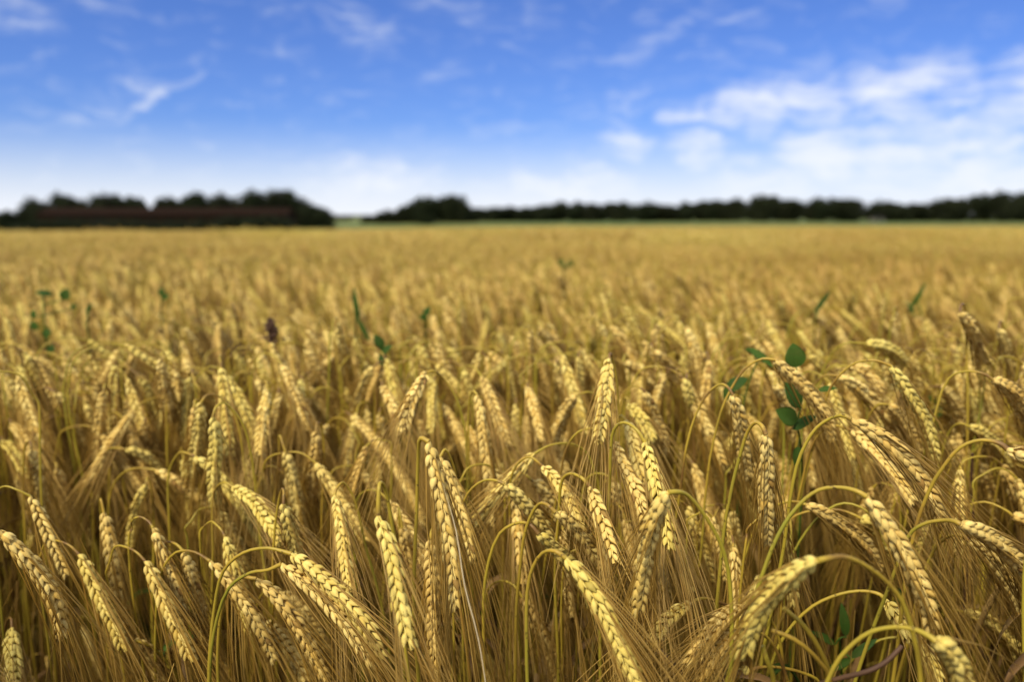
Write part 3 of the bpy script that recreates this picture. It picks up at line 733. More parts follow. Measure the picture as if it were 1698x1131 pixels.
VIEW = np.array([0, cp, -sp_])
def depth_of(w): return float(np.clip(16.4 / w, 0.34, 0.88))
hero_ears = []
GH = 'barley plants in the front rows'
for i, (b, t, w, arch, label, green, bow, rot) in enumerate(H):
    r = np.random.default_rng(1000 + i)
    d = depth_of(w)
    # several ears of one bundle: keep their order from front to back stable
    fat = float(np.clip(w * d / 16.4, .92, 1.12)) * 1.08 if w < 19 else (1.14 if w < 27 else 1.04)
    pb = P(b[0], b[1], d)
    pl = np.linalg.norm(P(t[0], t[1], d) - pb)
    L = max(pl * 1.01, min(0.082, pl * 1.25)); extra = math.sqrt(max(L * L - pl * pl, 0)) * (1 if r.random() < .75 else -1)
    pt = P(t[0], t[1], d + np.clip(extra, -.05, .05) + r.normal(0, .004))
    ax = pt - pb; horiz = math.hypot(ax[0], ax[1]) / max(np.linalg.norm(ax), 1e-6)
    bw = bow if bow is not None else 0.12 * horiz
    up = np.array([0, 0, 1.0]); perp = unit(up - unit(ax) * (up @ unit(ax)) + 1e-6)
    ctrl = (pb + pt) / 2 + perp * bw * 2 * np.linalg.norm(ax)
    u = np.linspace(0, 1, 24)[:, None]
    cen = (1 - u) ** 2 * pb + 2 * u * (1 - u) * ctrl + u * u * pt
    cen = cen + np.outer(np.sin(np.linspace(0, 3.1, 24) * 2), r.normal(0, .0006, 3))
    T0 = unit(ax); side = unit(np.cross(VIEW, T0)); B0 = np.cross(T0, side)
    ang = r.normal(0, .30) if not rot else rot
    side = side * math.cos(ang) + B0 * math.sin(ang)
    # stem
    if arch:
        n = len(arch)
        pts = [P(a[0], a[1], d + 0.035 * (1 - (j + 1) / n) + .002) for j, a in enumerate(arch)]
    else:
        sg = 1 if r.random() < .5 else -1; q = w / 28
        pts = [P(b[0] + sg * 14 * q, b[1] + 190, d + .035), P(b[0] + sg * 15 * q, b[1] + 40 * q, d + .026), P(b[0] + sg * 9 * q, b[1] - 13 * q, d + .012), P(b[0] + sg * 2 * q, b[1] - 16 * q, d + .003)]
    p0 = pts[0]; p1 = pts[1]
    lean = unit(p0 - p1); lean[2] = min(lean[2], -.8); lean = unit(lean)
    gx = p0[0] + lean[0] * .25 + r.normal(0, .015); gy = max(p0[1] + abs(lean[1]) * .1 + r.normal(0, .015) + .03, .3)
    low = np.array([gx, gy, gz(gx, gy) - .01]); mid = p0 * .45 + low * .55 + np.array([lean[0] * .02, 0, 0]) + r.normal(0, .006, 3)
    full = [low, mid] + pts + [pb]
    # everything is stored relative to the foot of the plant
    full = [q_ - low for q_ in full]; cenl = cen - low
    e = empty('barley_plant', low); tag(e, label, 'barley plant', GH)
    thick = 0.0013 if w < 30 else 0.0016
    smb = stem_mesh(full, r, green, thick, thick * .72, 8, 60)
    link('stem', smb.mesh('stem', M_STEM), e)
    if i % 3 == 1:
        q0 = full[1] * .35 + full[2] * .65; a0 = r.uniform(0, 6.28); ca, sa = math.cos(a0), math.sin(a0); ll = r.uniform(.08, .15); lb = MB()
        blade(lb, [q0, q0 + np.array([.18 * ll * ca, .18 * ll * sa, .2 * ll]), q0 + np.array([.5 * ll * ca, .5 * ll * sa, .1 * ll]), q0 + np.array([.62 * ll * ca + .01, .62 * ll * sa, -.35 * ll]), q0 + np.array([.55 * ll * ca, .55 * ll * sa, -.8 * ll])], r.uniform(.005, .009), np.array([.2, -.3, 1]), r.random(), .5)
        link('leaf', lb.mesh('leaf', M_GREEN if i % 9 == 1 else M_STRAW), e)
    em, am = ear_meshes(cenl, side, r, True, fat, awn_keep=.46, awn_len=.105, spread=.8)
    eo = link('ear', em.mesh('ear', M_KERNEL), e)
    link('awns', am.mesh('awns', M_AWN), eo)
    hero_ears.append((b, t, w, d))

# bare stalks, bleached blade, twig
def bare(name, pts, d, m, rad, label, cat, tone=.6, group=None):
    W_ = [P(x, y, d + dd) for (x, y, dd) in pts]
    g = W_[0].copy(); g[0] += (W_[0] - W_[1])[0] * .3; g[1] += .05; g[2] = gz(0, g[1]) - .01
    ful = [g, (g + W_[0]) / 2] + W_; ful = [q - g for q in ful]
    p = catmull(ful, 50); mb = MB(); tube(mb, p, np.linspace(rad * 1.25, rad, len(p)), 7, np.clip(np.linspace(.9, tone, len(p)), 0, 1))
    o = link(name, mb.mesh(name, m), None, g); tag(o, label, cat, group); return o
bare('bare_stalk', [(1375, 1135, .02), (1367, 1095, .01), (1334, 1040, 0), (1299, 1009, 0)], .42, M_STEM, .0013, 'yellow earless stalk bending back, upper of three in the dark hollow', 'stalk', .7)
bare('bare_stalk', [(1378, 1140, .02), (1360, 1100, .01), (1315, 1060, 0), (1279, 1046, 0)], .41, M_STEM, .0012, 'golden earless stalk with dark specks, middle of three in the dark hollow', 'stalk', .85)
bare('bare_stalk', [(1284, 1140, .01), (1272, 1096, 0), (1264, 1072, 0)], .42, M_STEM, .0014, 'short yellow cut stalk end beside the big close ear', 'stalk', .5)
bare('dead_twig', [(1350, 1145, .02), (1386, 1128, .01), (1440, 1114, 0), (1470, 1098, 0), (1496, 1072, 0)], .42, M_BROWN, .0013, 'thin purplish-brown dead twig across the bottom hollow', 'twig', .8)

def bleached():
    mb = MB(); d = .455
    g = P(812, 1180, d)
    pts = [P(733, 800, d), P(756, 880, d - .004), P(770, 970, d - .006), P(793, 1060, d - .004), g]
    blade(mb, [q - g for q in pts][::-1], .0008, np.array([0.2, -1, .2]), 1.0)
    m = make_leafy('bleached_straw', (.72, .56, .33, 1), (.78, .63, .38, 1), None, .2, .6)
    o = link('straw_blade', mb.mesh('straw_blade', m), None, g); tag(o, 'bleached white straw blade lying along the longest central ear', 'straw')
bleached()

# ------------------------------------------------------------------ weeds
def oval_leaf(c, ax, nrm, L, Wd, tone):
    mb = MB(); ax = unit(ax); nrm = unit(nrm - ax * (nrm @ ax)); sd = np.cross(ax, nrm)
    nu, nv = 13, 9; top = []; 
    for i in range(nu):
        u = i / (nu - 1); hw = Wd / 2 * (math.sin(math.pi * u ** .8) ** .75 if 0 < u < 1 else 0.02)
        for j in range(nv):
            v = -1 + 2 * j / (nv - 1)
            top.append(c + ax * (u - .5) * L + sd * v * hw + nrm * (abs(v) * .16 * hw - .12 * L * (u - .5) ** 2 * 2 + .025 * hw * math.cos(u * 40 + abs(v) * 5)))
    top = np.array(top); bot = top - nrm * .00018; f = []; n = nu * nv
    for i in range(nu - 1):
        for j in range(nv - 1):
            a = i * nv + j; f.append((a, a + 1, a + nv + 1, a + nv)); f.append((n + a, n + a + nv, n + a + nv + 1, n + a + 1))
    for i in range(nu - 1):
        for j in (0, nv - 1):
            a = i * nv + j; f.append((a, a + nv, n + a + nv, n + a))
    mb.add(np.vstack([top, bot]), f, tone)
    for q_ in (-.3, -.12, .06, .22):
        for sg in (-1, 1):
            o_ = c + ax * q_ * L; hw = Wd / 2 * .72; tube(mb, np.array([o_ + nrm * (-.24 * L * q_ * q_ + .0001), o_ + (ax * .16 * L + sd * sg * hw) * .55 + nrm * (.05 * hw - .24 * L * q_ * q_ + .0001), o_ + ax * .16 * L + sd * sg * hw * .95 + nrm * (.10 * hw - .24 * L * (q_ + .16) ** 2)]), [.00016, .00012, .00006], 4, min(tone + .25, 1), False)
    tube(mb, np.array([c + ax * t * L + nrm * (-.12 * L * t * t * 2 - .0001) for t in (-.5, -.2, .1, .45)]), [.0005, .0004, .0003, .0001], 5, min(tone + .3, 1))
    return mb

def weed(stem_pts, d, leaves, label, name='broadleaf_weed', size=1.0, group=None):
    """leaves: (px, py, length px, width px, axis angle deg in the picture, tilt, depth shift)"""
    Wp = [P(x, y, d + dd) for (x, y, dd) in stem_pts]; g = Wp[0].copy(); g[1] += .03; g[2] = gz(0, g[1]) - .01
    e = empty(name, g); tag(e, label, 'weed', group)
    mb = MB(); ful = [np.zeros(3), (Wp[0] - g) * .5] + [q - g for q in Wp]; p = catmull(ful, 40); tube(mb, p, np.linspace(.0016, .0007, len(p)) * size, 6, .8)
    st = link('stem', mb.mesh('stem', M_GREEN), e)
    for (x, y, Lp, wp, a, tilt, dd) in leaves:
        c = P(x, y, d + dd) - g; ca, sa = math.cos(math.radians(a)), math.sin(math.radians(a))
        rt = np.array([1, 0, 0]); up = np.array([0, sp_, cp])
        ax = rt * ca + up * sa; nrm = unit(-VIEW + up * tilt + rt * .2 * math.sin(x))
        ax = unit(ax - VIEW * .25 * tilt)
        L = Lp / FPX * d; lm = oval_leaf(c, ax, nrm, L, wp / FPX * d, (math.sin(x * 7.3) * .5 + .5) * .8)
        lf = link('leaf', lm.mesh('leaf', M_GREEN), e)
        mb = MB(); near = p[np.argmin(np.linalg.norm(p - (c - ax * L * .5), axis=1))]
        tube(mb, catmull([near, (near + c - ax * L * .5) / 2 + np.array([0, 0, .001]), c - ax * L * .5], 6), .0005 * size, 5, .7); link('leaf_stalk', mb.mesh('leaf_stalk', M_GREEN), lf)
weed([(1330, 800, .02), (1328, 740, .01), (1322, 700, 0), (1330, 660, 0), (1322, 620, .0)], .66,
     [(1318, 590, 42, 34, 100, .5, 0), (1315, 655, 50, 32, 122, .4, -.005), (1305, 690, 42, 32, 150, .5, -.01), (1334, 700, 44, 20, 35, 1.2, -.01), (1322, 757, 34, 18, 260, .3, .0), (1372, 645, 30, 14, 10, 1.3, .0)],
     'broad-leaved green weed with oval leaves standing among the leaning ears')
weed([(1225, 800, .03), (1228, 700, .01), (1240, 640, 0), (1255, 600, 0)], .76,
     [(1262, 592, 52, 17, 320, 1.1, .0), (1250, 585, 34, 15, 155, .8, .01), (1222, 636, 40, 24, 30, .8, 0), (1207, 652, 28, 18, 250, .4, 0)],
     'dark green weed with drooping leaves behind the looped-neck ear')
weed([(1560, 760, .03), (1556, 720, 0), (1552, 680, 0)], .9, [(1545, 664, 20, 14, 120, .5, 0), (1556, 684, 18, 13, 60, .5, 0), (1548, 705, 16, 12, 200, .5, 0)],
     'small dark weed leaves half hidden under the beaded leaning ear')
weed([(84, 660, .1), (80, 600, .04), (74, 540, 0), (72, 490, 0)], 1.15, [(108, 488, 20, 18, 70, .3, 0), (72, 486, 27, 12, 170, .6, .02), (122, 508, 11, 9, 50, .4, 0), (56, 521, 15, 12, 80, .4, 0), (57, 540, 16, 13, 100, .3, 0), (77, 553, 18, 14, 260, .4, 0), (84, 580, 18, 14, 250, .4, 0)],
     'blurred weed with small dark leaves at the edge of the middle rows', size=1.6)
weed([(594, 600, .1), (590, 545, 0), (588, 500, 0)], 1.12, [(590, 505, 60, 9, 97, .2, 0), (602, 545, 44, 8, 118, .3, 0)], 'blurred green grass blades rising from the middle rows', name='grass_tuft', size=1.5)
weed([(268, 540, .1), (268, 500, 0), (268, 485, 0)], 1.3, [(268, 484, 16, 12, 90, .3, 0), (274, 492, 13, 11, 30, .3, 0)], 'tiny blurred green weed top alone over the barn-side rows', size=2.0)
weed([(634, 640, .1), (632, 600, .02), (630, 570, 0)], .9, [(628, 566, 26, 16, 120, .4, 0), (640, 580, 26, 14, 40, .6, 0), (634, 596, 22, 14, 250, .4, 0)], 'dark low weed leaves in a gap between the middle rows', size=1.5)
weed([(706, 560, .1), (706, 530, 0), (706, 515, 0)], 1.1, [(708, 516, 18, 12, 60, .3, 0), (702, 526, 14, 10, 150, .3, 0)], 'small blurred green leaves beyond the broad green hoop', size=2.0)
weed([(146, 550, .1), (146, 530, 0), (146, 510, 0)], 1.15, [(147, 512, 20, 7, 70, .3, 0)], 'single blurred green leaf beside the dark-leaved weed', size=1.6)
weed([(934, 470, .1), (934, 446, 0), (934, 436, 0)], 2.2, [(930, 434, 12, 9, 60, .3, 0), (946, 436, 12, 8, 120, .3, 0), (938, 442, 10, 8, 200, .3, 0)], 'faint dark green weed far out in the centre of the field', size=2.4)
weed([(1540, 560, .05), (1528, 520, .0), (1518, 490, 0)], 1.25, [(1522, 492, 56, 8, 60, .3, 0), (1510, 512, 34, 7, 120, .3, 0)], 'blurred green grass blade leaning over the rows above the tall side-edge ear', name='grass_tuft', size=1.4)
weed([(1350, 560, .1), (1352, 530, 0), (1358, 505, 0)], 1.15, [(1364, 500, 46, 8, 55, .3, 0)], 'pale blurred grass blade above the oval-leaved weed', name='grass_tuft', size=1.4)
weed([(1400, 1180, .05), (1396, 1120, .03), (1392, 1060, 0)], .62, [(1400, 1030, 60, 16, 100, .4, 0), (1366, 1058, 52, 14, 150, .7, 0), (1432, 1076, 56, 14, 40, .6, 0), (1390, 1104, 50, 15, 200, .4, 0)], 'dark green shaded weed deep in the hollow under the flat arches', size=1.2)

def dock():
    d = .98; g = P(452, 640, d); g[2] = gz(0, g[1]); e = empty('dock_plant', g); tag(e, 'dried dark brown dock seed head sticking up in the blurred rows', 'weed')
    mb = MB(); p = catmull([np.zeros(3), P(451, 600, d) - g, P(450, 560, d) - g, P(449, 532, d) - g], 20); tube(mb, p, .002, 6, .3); link('stem', mb.mesh('stem', M_BROWN), e)
    mb = MB(); r = np.random.default_rng(3); n = 110; t = r.random(n); c = (P(450, 560, d) - g) + (P(449, 532, d) - P(450, 560, d)) * t[:, None] + r.normal(0, .0034, (n, 3)) * (1.3 - t[:, None])
    Z = unit(r.normal(0, 1, (n, 3))); X = unit(np.cross(Z, [.3, .2, .9])); place_many(mb, K_LO, c, X, np.cross(Z, X), Z, np.full(n, .002), np.full(n, .002), np.full(n, .005), r.random(n))
    link('seed_head', mb.mesh('seed_head', M_BROWN), e)
dock()
bare('dead_stalk', [(400, 570, .05), (395, 540, .02), (389, 515, 0), (385, 503, 0)], 1.1, M_BROWN, .0011, 'thin reddish-brown dead stalk standing in the blurred rows', 'stalk', .9)
bare('dead_stalk', [(1614, 860, .02), (1611, 800, .01), (1612, 752, 0)], .72, M_BROWN, .0012, 'short dark red dead stalk behind the yellow side-edge arches', 'stalk', .4)

# ------------------------------------------------------------------ stock plants for the rest of the field
LIB = bpy.data.collections.new('barley_stock')

def plant_curves(r, angle, Lear, height, arcR, low=False):
    """stem straight up, arc over towards +x, ear hanging; angle = final direction from vertical (degrees)"""
    a = math.radians(angle); pts = []
    lean = r.normal(0, .03, 2); th0 = 0.05
    # walk along the neck
    x, z = 0.0, 0.0; neck = []
    n = 12
    for i in range(n + 1):
        th = a * 0.93 * (i / n) ** 1.15; neck.append((x, z)); x += math.sin(th) * arcR * a / n * 1.0; z += math.cos(th) * arcR * a / n
    top = max(q[1] for q in neck); z0 = height - top
    y0 = r.normal(0, .01)
    st = [np.array([-lean[0] * z0 * .8, -lean[1] * z0 * .8, 0]), np.array([-lean[0] * z0 * .4 + r.normal(0, .006), -lean[1] * z0 * .4 + r.normal(0, .006), z0 * .5])]
    st += [np.array([q[0], y0 * (i / n) ** 2, z0 + q[1]]) for i, q in enumerate(neck) if i % 2 == 0]
    b = st[-1]; ear = []; x, z = b[0], b[2]; y = b[1]; m = 22
    for i in range(m):
        th = a * (0.93) + math.radians(r.uniform(8, 8)) * (i / m) ; th = min(th, math.radians(176))
        ear.append((x, y, z)); x += math.sin(th) * Lear / m; z += math.cos(th) * Lear / m; y += y0 * .02
    return st, np.array(ear)

STOCK = []
specs = [(168, .086, .80, .018), (163, .092, .84, .022), (172, .078, .77, .013), (158, .090, .82, .028), (167, .080, .86, .018), (150, .092, .80, .034), (174, .088, .82, .012), (164, .072, .76, .020),
         (170, .096, .85, .016), (155, .084, .85, .028), (166, .082, .79, .020), (140, .086, .81, .038), (172, .076, .87, .014), (160, .092, .78, .026)]
for i, (an, Le, hh, ar) in enumerate(specs):
    r = np.random.default_rng(500 + i)
    st, ear = plant_curves(r, an, Le, hh, ar)
    g = [.3, .6, .2, .45, .8, .3, .15, .5, .3, .6, .25, .7, .4, .3][i]
    parts = [('stem', stem_mesh(st, r, g, .0013, .0009, 5, 26), M_STEM, None)]
    em, am = ear_meshes(ear, np.array([math.cos(i), math.sin(i), 0.0]), r, False, [1.12, 1.2, 1.0, 1.14, 1.08, 1.18, 1.1, .92, 1.2, 1.06, 1.14, 1.1, .98, 1.18][i], awn_n=40, awn_len=.095)
    parts += [('ear', em, M_KERNEL, None), ('awns', am, M_AWN, 'ear')]
    if i % 3 == 0:
        lb = MB(); a0 = r.uniform(0, 6.28); c, s_ = math.cos(a0), math.sin(a0); zz = hh - .2
        blade(lb, [(0, 0, zz), (.03 * c, .03 * s_, zz + .04), (.08 * c, .08 * s_, zz + .03), (.11 * c, .11 * s_, zz - .06)], .007, np.array([0.2, .3, 1]), r.random()); parts.append(('leaf', lb, M_STRAW, None))
    STOCK.append([(n, b.mesh(n, m), p, b, m) for (n, b, m, p) in parts])

def joined(name, blist):
    """join several MBs, one material slot each, into a stock object"""
    mats = []; mb = MB(); mi = []
    for b, m in blist:
        if m not in mats: mats.append(m)
        for v, t in zip(b.v, b.t): mb.v.append(v); mb.t.append(t)
        for f in b.f:
            mb.f.append(f + mb.n); mi.append(np.full(len(f), mats.index(m)))
        mb.n += b.n
    me = mb.mesh(name, mats); me.polygons.foreach_set('material_index', np.concatenate(mi).astype(np.int32))
    o = bpy.data.objects.new(name, me); LIB.objects.link(o); return o
for i, parts in enumerate(STOCK): joined('a_plant_%02d' % i, [(b, m) for (_, _, _, b, m) in parts])

# undergrowth tufts: upright stems, dry leaves, a few low ears
def tuft(i):
    r = np.random.default_rng(800 + i); st = MB(); dl = MB(); gl = MB(); bl = []
    for j in range(16):
        x, y = r.uniform(-.07, .07, 2); hh = r.uniform(.42, .70); lx, ly = r.normal(0, .035, 2)
        tube(st, catmull([(x, y, 0), (x + lx * .5, y + ly * .5, hh * .5), (x + lx * 1.3, y + ly * 1.3, hh)], 6), [.0016] * 7 if False else .0014, 4, float(np.clip(r.normal(.72, .25), 0, 1)))
        if r.random() < .75:
            zz = r.uniform(.15, hh); a0 = r.uniform(0, 6.28); c, s_ = math.cos(a0), math.sin(a0); ln = r.uniform(.07, .16)
            tgt = gl if r.random() < .10 else dl
            blade(tgt, [(x, y, zz), (x + .25 * ln * c, y + .25 * ln * s_, zz + .3 * ln), (x + .6 * ln * c, y + .6 * ln * s_, zz + .1 * ln), (x + .7 * ln * c, y + .7 * ln * s_, zz - .7 * ln)], r.uniform(.004, .009), np.array([.1, .2, 1]), r.random())
    # hanging loose awns
    aw = MB()
    for j in range(20):
        p0 = np.array([r.uniform(-.09, .09), r.uniform(-.09, .09), r.uniform(.45, .78)]); dr = unit(np.array([r.normal(.1, .3), r.normal(0, .3), -1])); ln = r.uniform(.08, .16)
        tube(aw, np.array([p0, p0 + dr * ln * .5, p0 + dr * ln + r.normal(0, .008, 3)]), [.00035, .0003, .0001], 3, r.random(), False)
    bl = [(st, M_SHADE_STEM), (dl, M_STRAW), (aw, M_AWN)]
    if gl.v: bl.append((gl, M_GREEN))
    joined('b_tuft_%02d' % i, bl)
for i in range(4): tuft(i)

# far patches: 1.5 m squares packed with simplified hanging ears
def low_ear(mb, aw, st, r, x, y, hh, head, an, Le):
    a = math.radians(an); c, s_ = math.cos(head), math.sin(head); top = np.array([x, y, hh])
    dv = np.array([math.sin(a) * c, math.sin(a) * s_, math.cos(a)]); rg = 5
    pts = top + dv * (np.linspace(0, 1, rg) * Le)[:, None]
    tube(mb, pts, np.array([.0035, .0068, .007, .0062, .002]), 5, float(np.clip(r.normal(.5, .25), 0, 1)), False)
    for q in range(3):
        d2 = unit(dv + r.normal(0, .14, 3)); e0 = pts[-2]
        sdv = unit(np.cross(d2, r.normal(0, 1, 3))) * .0016
        aw.add([e0 - sdv, e0 + sdv, e0 + d2 * .12], [(0, 1, 2)], r.random())
    bk = np.array([-c, -s_, 0]) * .045
    tube(st, np.array([top, top + bk * .4 + [0, 0, .014], top + bk * .9 - [0, 0, .01], top + bk * 1.1 - [0, 0, .35]]), .0014, 3, r.random(), False)
def patch(i):
    r = np.random.default_rng(900 + i); e = MB(); aw = MB(); st = MB(); n = 560
    for j in range(n):
        x, y = r.uniform(-.8, .8, 2)
        hh = .83 + .03 * math.sin(x * 5 + i) * math.cos(y * 4) + r.normal(0, .045)
        low_ear(e, aw, st, r, x, y, hh, r.normal(-.2, 1.2), r.uniform(125, 172), r.uniform(.07, .095))
    joined('c_patch_%02d' % i, [(e, M_KERNEL), (aw, M_AWN), (st, M_STEM)])
for i in range(4): patch(i)
NP, NT, NC = len(STOCK), 4, 4

# ------------------------------------------------------------------ scatter
def lumps(x, y): return 0.035 * noise.noise(Vector((x * .9, y * .9, 3.1))) + 0.03 * noise.noise(Vector((x * .25, y * .25, 7.7)))
def heading(r, x, y):
    base = -0.25 + 1.0 * noise.noise(Vector((x * .5, y * .5, 11.0)))
    return base + r.normal(0, .65)
cand = []; r = np.random.default_rng(42)
y = -0.8
step = 1 / math.sqrt(380)
while y < 10.2:
    hw = max(.78 * y, 0) + 1.2; x = -hw
    step = 1 / math.sqrt(560 if y < 2.6 else (360 if y < 6 else 290))
    while x < hw:
        cand.append((x + r.uniform(-.5, .5) * step * 1.3, y + r.uniform(-.5, .5) * step * 1.3)); x += step
    y += step
pos, rot, scl, idx = [], [], [], []
things = []
OPEN = [(1318, 620, 34, .66), (1308, 685, 34, .66), (1255, 592, 26, .76), (1215, 642, 22, .76), (72, 487, 16, 1.15), (108, 488, 18, 1.15), (57, 530, 16, 1.15), (76, 552, 18, 1.15), (590, 505, 14, 1.12), (600, 545, 12, 1.12), (450, 545, 16, .98), (391, 520, 9, 1.1),
        (632, 572, 12, .9), (706, 520, 10, 1.1), (268, 485, 12, 1.3), (1522, 495, 14, 1.25), (146, 512, 9, 1.15), (1360, 505, 12, 1.15), (940, 436, 12, 2.2)]
def blocked(px, py, tx, d):
    """would this plant stand right in front of one of the weeds"""
    L = .085 / max(d, .1) * FPX
    for (x, y, rr, wd) in OPEN:
        if d < wd + .02 and d > .25 and min(px, tx) - rr < x < max(px, tx) + rr and py - rr < y < py + L * 1.3: return True
    return False
for (x, y) in cand:
    v = int(r.integers(0, NP)); hd = heading(r, x, y); hh = specs[v][2]
    z0 = gz(x, y); sc = (0.855 + float(np.clip(r.normal(0, .032), -.08, .04)) + min(lumps(x, y) * 1.2, .03)) / .82 * .985
    if hh > .83: sc *= .96
    if x > .62 and abs(y - 1.42 - .25 * (x - 1.0)) < .15: sc *= .82      # a hollow where the crop stands lower
    top = np.array([x, y, z0 + hh * sc]); px, py, d = proj(top)
    tipx = proj(top + np.array([math.cos(hd) * .07, math.sin(hd) * .07, -.05]))[0]; tipx = tipx if d > .1 else px
    awx = proj(top + np.array([math.cos(hd) * .14, math.sin(hd) * .14, -.12]))[0] if d > .2 else px
    if blocked(px, py, tipx, d): continue
    inframe = min(px, tipx, awx) < 1800 and max(px, tipx, awx) > -100
    if y < .2 and abs(x) < .6: sc = min(sc, .80 / hh)
    elif inframe and d < .84 and y > .1: continue              # the hand-placed plants stand here
    if y > 0 and inframe and d < .92 and r.random() < .25: continue
    if inframe and d > .88 and y > .2: things.append((d, x, y, z0, hd, sc, v))
    else: pos.append((x, y, z0)); rot.append((r.normal(0, .03), r.normal(0, .03), hd)); scl.append(sc); idx.append(v)
fill = []; fr = np.random.default_rng(77); tries = 0
def seg_gap(a, b, c, e):
    if abs(a[0] - c[0]) > 260 or abs(a[1] - c[1]) > 500: return 1e9
    u = np.linspace(0, 1, 8)[:, None]; p_ = np.array(a[:2]) + (np.array(b[:2]) - np.array(a[:2])) * u; q_ = np.array(c[:2]) + (np.array(e[:2]) - np.array(c[:2])) * u
    return float(np.sqrt(((p_[:, None] - q_[None]) ** 2).sum(-1)).min())
while len(fill) < 230 and tries < 40000:
    tries += 1
    d_ = fr.uniform(.56, .93); x = fr.uniform(-.72, .72) * d_; y = d_ * 1.0 + fr.uniform(-.05, .05)
    v = int(fr.integers(0, NP)); hd = fr.normal(-.2, .7) + (0 if fr.random() < .75 else 3.1); hh = specs[v][2]
    sc = (0.855 - fr.random() ** 1.5 * .12) / .82 * .985; sc = sc * .82 / hh if fr.random() < 2 else sc
    z0 = gz(x, y); Le = specs[v][1] * sc; an = math.radians(specs[v][0])
    b0 = np.array([x, y, z0 + hh * sc - .01]); t0 = b0 + np.array([math.sin(an) * math.cos(hd) * Le, math.sin(an) * math.sin(hd) * Le, math.cos(an) * Le])
    pb_, pt_ = proj(b0), proj(t0)
    if not (-20 < pb_[0] < 1720) or (1265 < pt_[0] < 1520 and pt_[1] > 900): continue
    w_ = 16.4 / pb_[2]
    if blocked(pb_[0], pb_[1], pt_[0], pb_[2]): continue
    ex_ = (pt_[0] + (pt_[0] - pb_[0]) * .75, pt_[1] + (pt_[1] - pb_[1]) * .75)
    if any(seg_gap(pb_, ex_ if hd_ > pb_[2] else pt_, hb, ht) < (w_ + hw_) * (.60 if hd_ > pb_[2] - .01 else .05) for (hb, ht, hw_, hd_) in hero_ears): continue
    if any(seg_gap(pb_, pt_, q[0], q[1]) < w_ * .32 for q in fill): continue
    fill.append((pb_, pt_, (pb_[2], x, y, z0, hd, sc, v)))
things = sorted([f[2] for f in fill], key=lambda q: q[0]) + sorted(things, key=lambda q: q[0])
NTH = 300 - len(H)
for q in things[NTH:]:
    d, x, y, z0, hd, sc, v = q
    pos.append((x, y, z0)); rot.append((r.normal(0, .03), r.normal(0, .03), hd)); scl.append(sc); idx.append(v)
proto = {}
GB = 'barley plants crowding behind the front rows'
LB = 'softly blurred golden barley plant in the crowded rows just behind the sharp front ears'
LM = [(1010, 560, 'tallest clear ear'), (450, 545, 'dark brown seed head'), (388, 515, 'reddish-brown stalk'), (590, 510, 'blurred green grass blades'), (1250, 590, 'drooping dark green weed'),
      (1320, 590, 'oval-leaved green weed'), (1592, 520, 'tall side-edge ear'), (705, 610, 'broad green hoop'), (791, 640, 'tall crooked-neck ear'), (280, 596, 'small upright ear cluster'),
      (1140, 626, 'blurred orange ear'), (172, 650, 'thin twin ears'), (60, 640, 'dim brown hoop'), (448, 640, 'tight standing three'), (1450, 570, 'flat yellow-green ear'), (875, 620, 'sharp-tipped thin ear'), (85, 500, 'blurred dark-leaved weed'),
      (711, 800, 'longest central ear'), (1110, 880, 'green arching stem'), (565, 880, 'sharp green hook'), (190, 940, 'straight slender ear'), (1490, 930, 'large greenish ear'), (1270, 800, 'two-toned ear'), (300, 830, 'long hooped ear'), (960, 900, 'central bundle'), (540, 990, 'two crossing ears')]
ORD = ['closest', 'second closest', 'third closest', 'fourth closest', 'fifth closest', 'sixth closest', 'seventh closest', 'eighth closest', 'ninth closest', 'tenth closest'] + ['%dth closest' % i for i in range(11, 60)]
def follower_labels(th):
    info = []
    for q in th:
        d, x, y, z0, hd, sc, v = q; px, py, _ = proj(np.array([x, y, z0 + specs[v][2] * sc]))
        k = min(range(len(LM)), key=lambda i: math.hypot(LM[i][0] - px, LM[i][1] - py)); dx, dy = px - LM[k][0], py - LM[k][1]
        rel = ('above' if dy < 0 else 'below') if abs(dy) > abs(dx) else ('to the left of' if dx < 0 else 'to the right of')
        an = specs[v][0]; po = 'hanging straight down' if an > 164 else ('hanging at a slant' if an > 146 else 'drooping widely')
        info.append((k, rel, po, math.hypot(dx, dy)))
    out = [None] * len(th); grp = {}
    for i, t in enumerate(info): grp.setdefault(t[:3], []).append((t[3], i))
    for key, l in grp.items():
        for n, (_, i) in enumerate(sorted(l)): out[i] = 'ear %s, %s %s the %s' % (key[2], ORD[n], key[1], LM[key[0]][2])
    return out
def instance_thing(x, y, z0, hd, sc, v, rx, ry, LB):
    e = bpy.data.objects.new('barley_plant', None); e.empty_display_size = .02; C.objects.link(e)
    e.location = (x, y, z0); e.rotation_euler = (rx, ry, hd); e.scale = (sc, sc, sc); tag(e, LB, 'barley plant', GB)
    if v not in proto:
        d = {}
        for (n, me, par, _, _) in STOCK[v]:
            d[n] = link(n, me, d[par] if par else e)
        proto[v] = d
    else:
        d = {}
        for (n, me, par, _, _) in STOCK[v]:
            o = proto[v][n].copy(); C.objects.link(o); o.parent = d[par] if par else e; d[n] = o
for (d, x, y, z0, hd, sc, v), lb_ in zip(things[:NTH], follower_labels(things[:NTH])): instance_thing(x, y, z0, hd, sc, v, float(r.normal(0, .03)), float(r.normal(0, .03)), lb_)
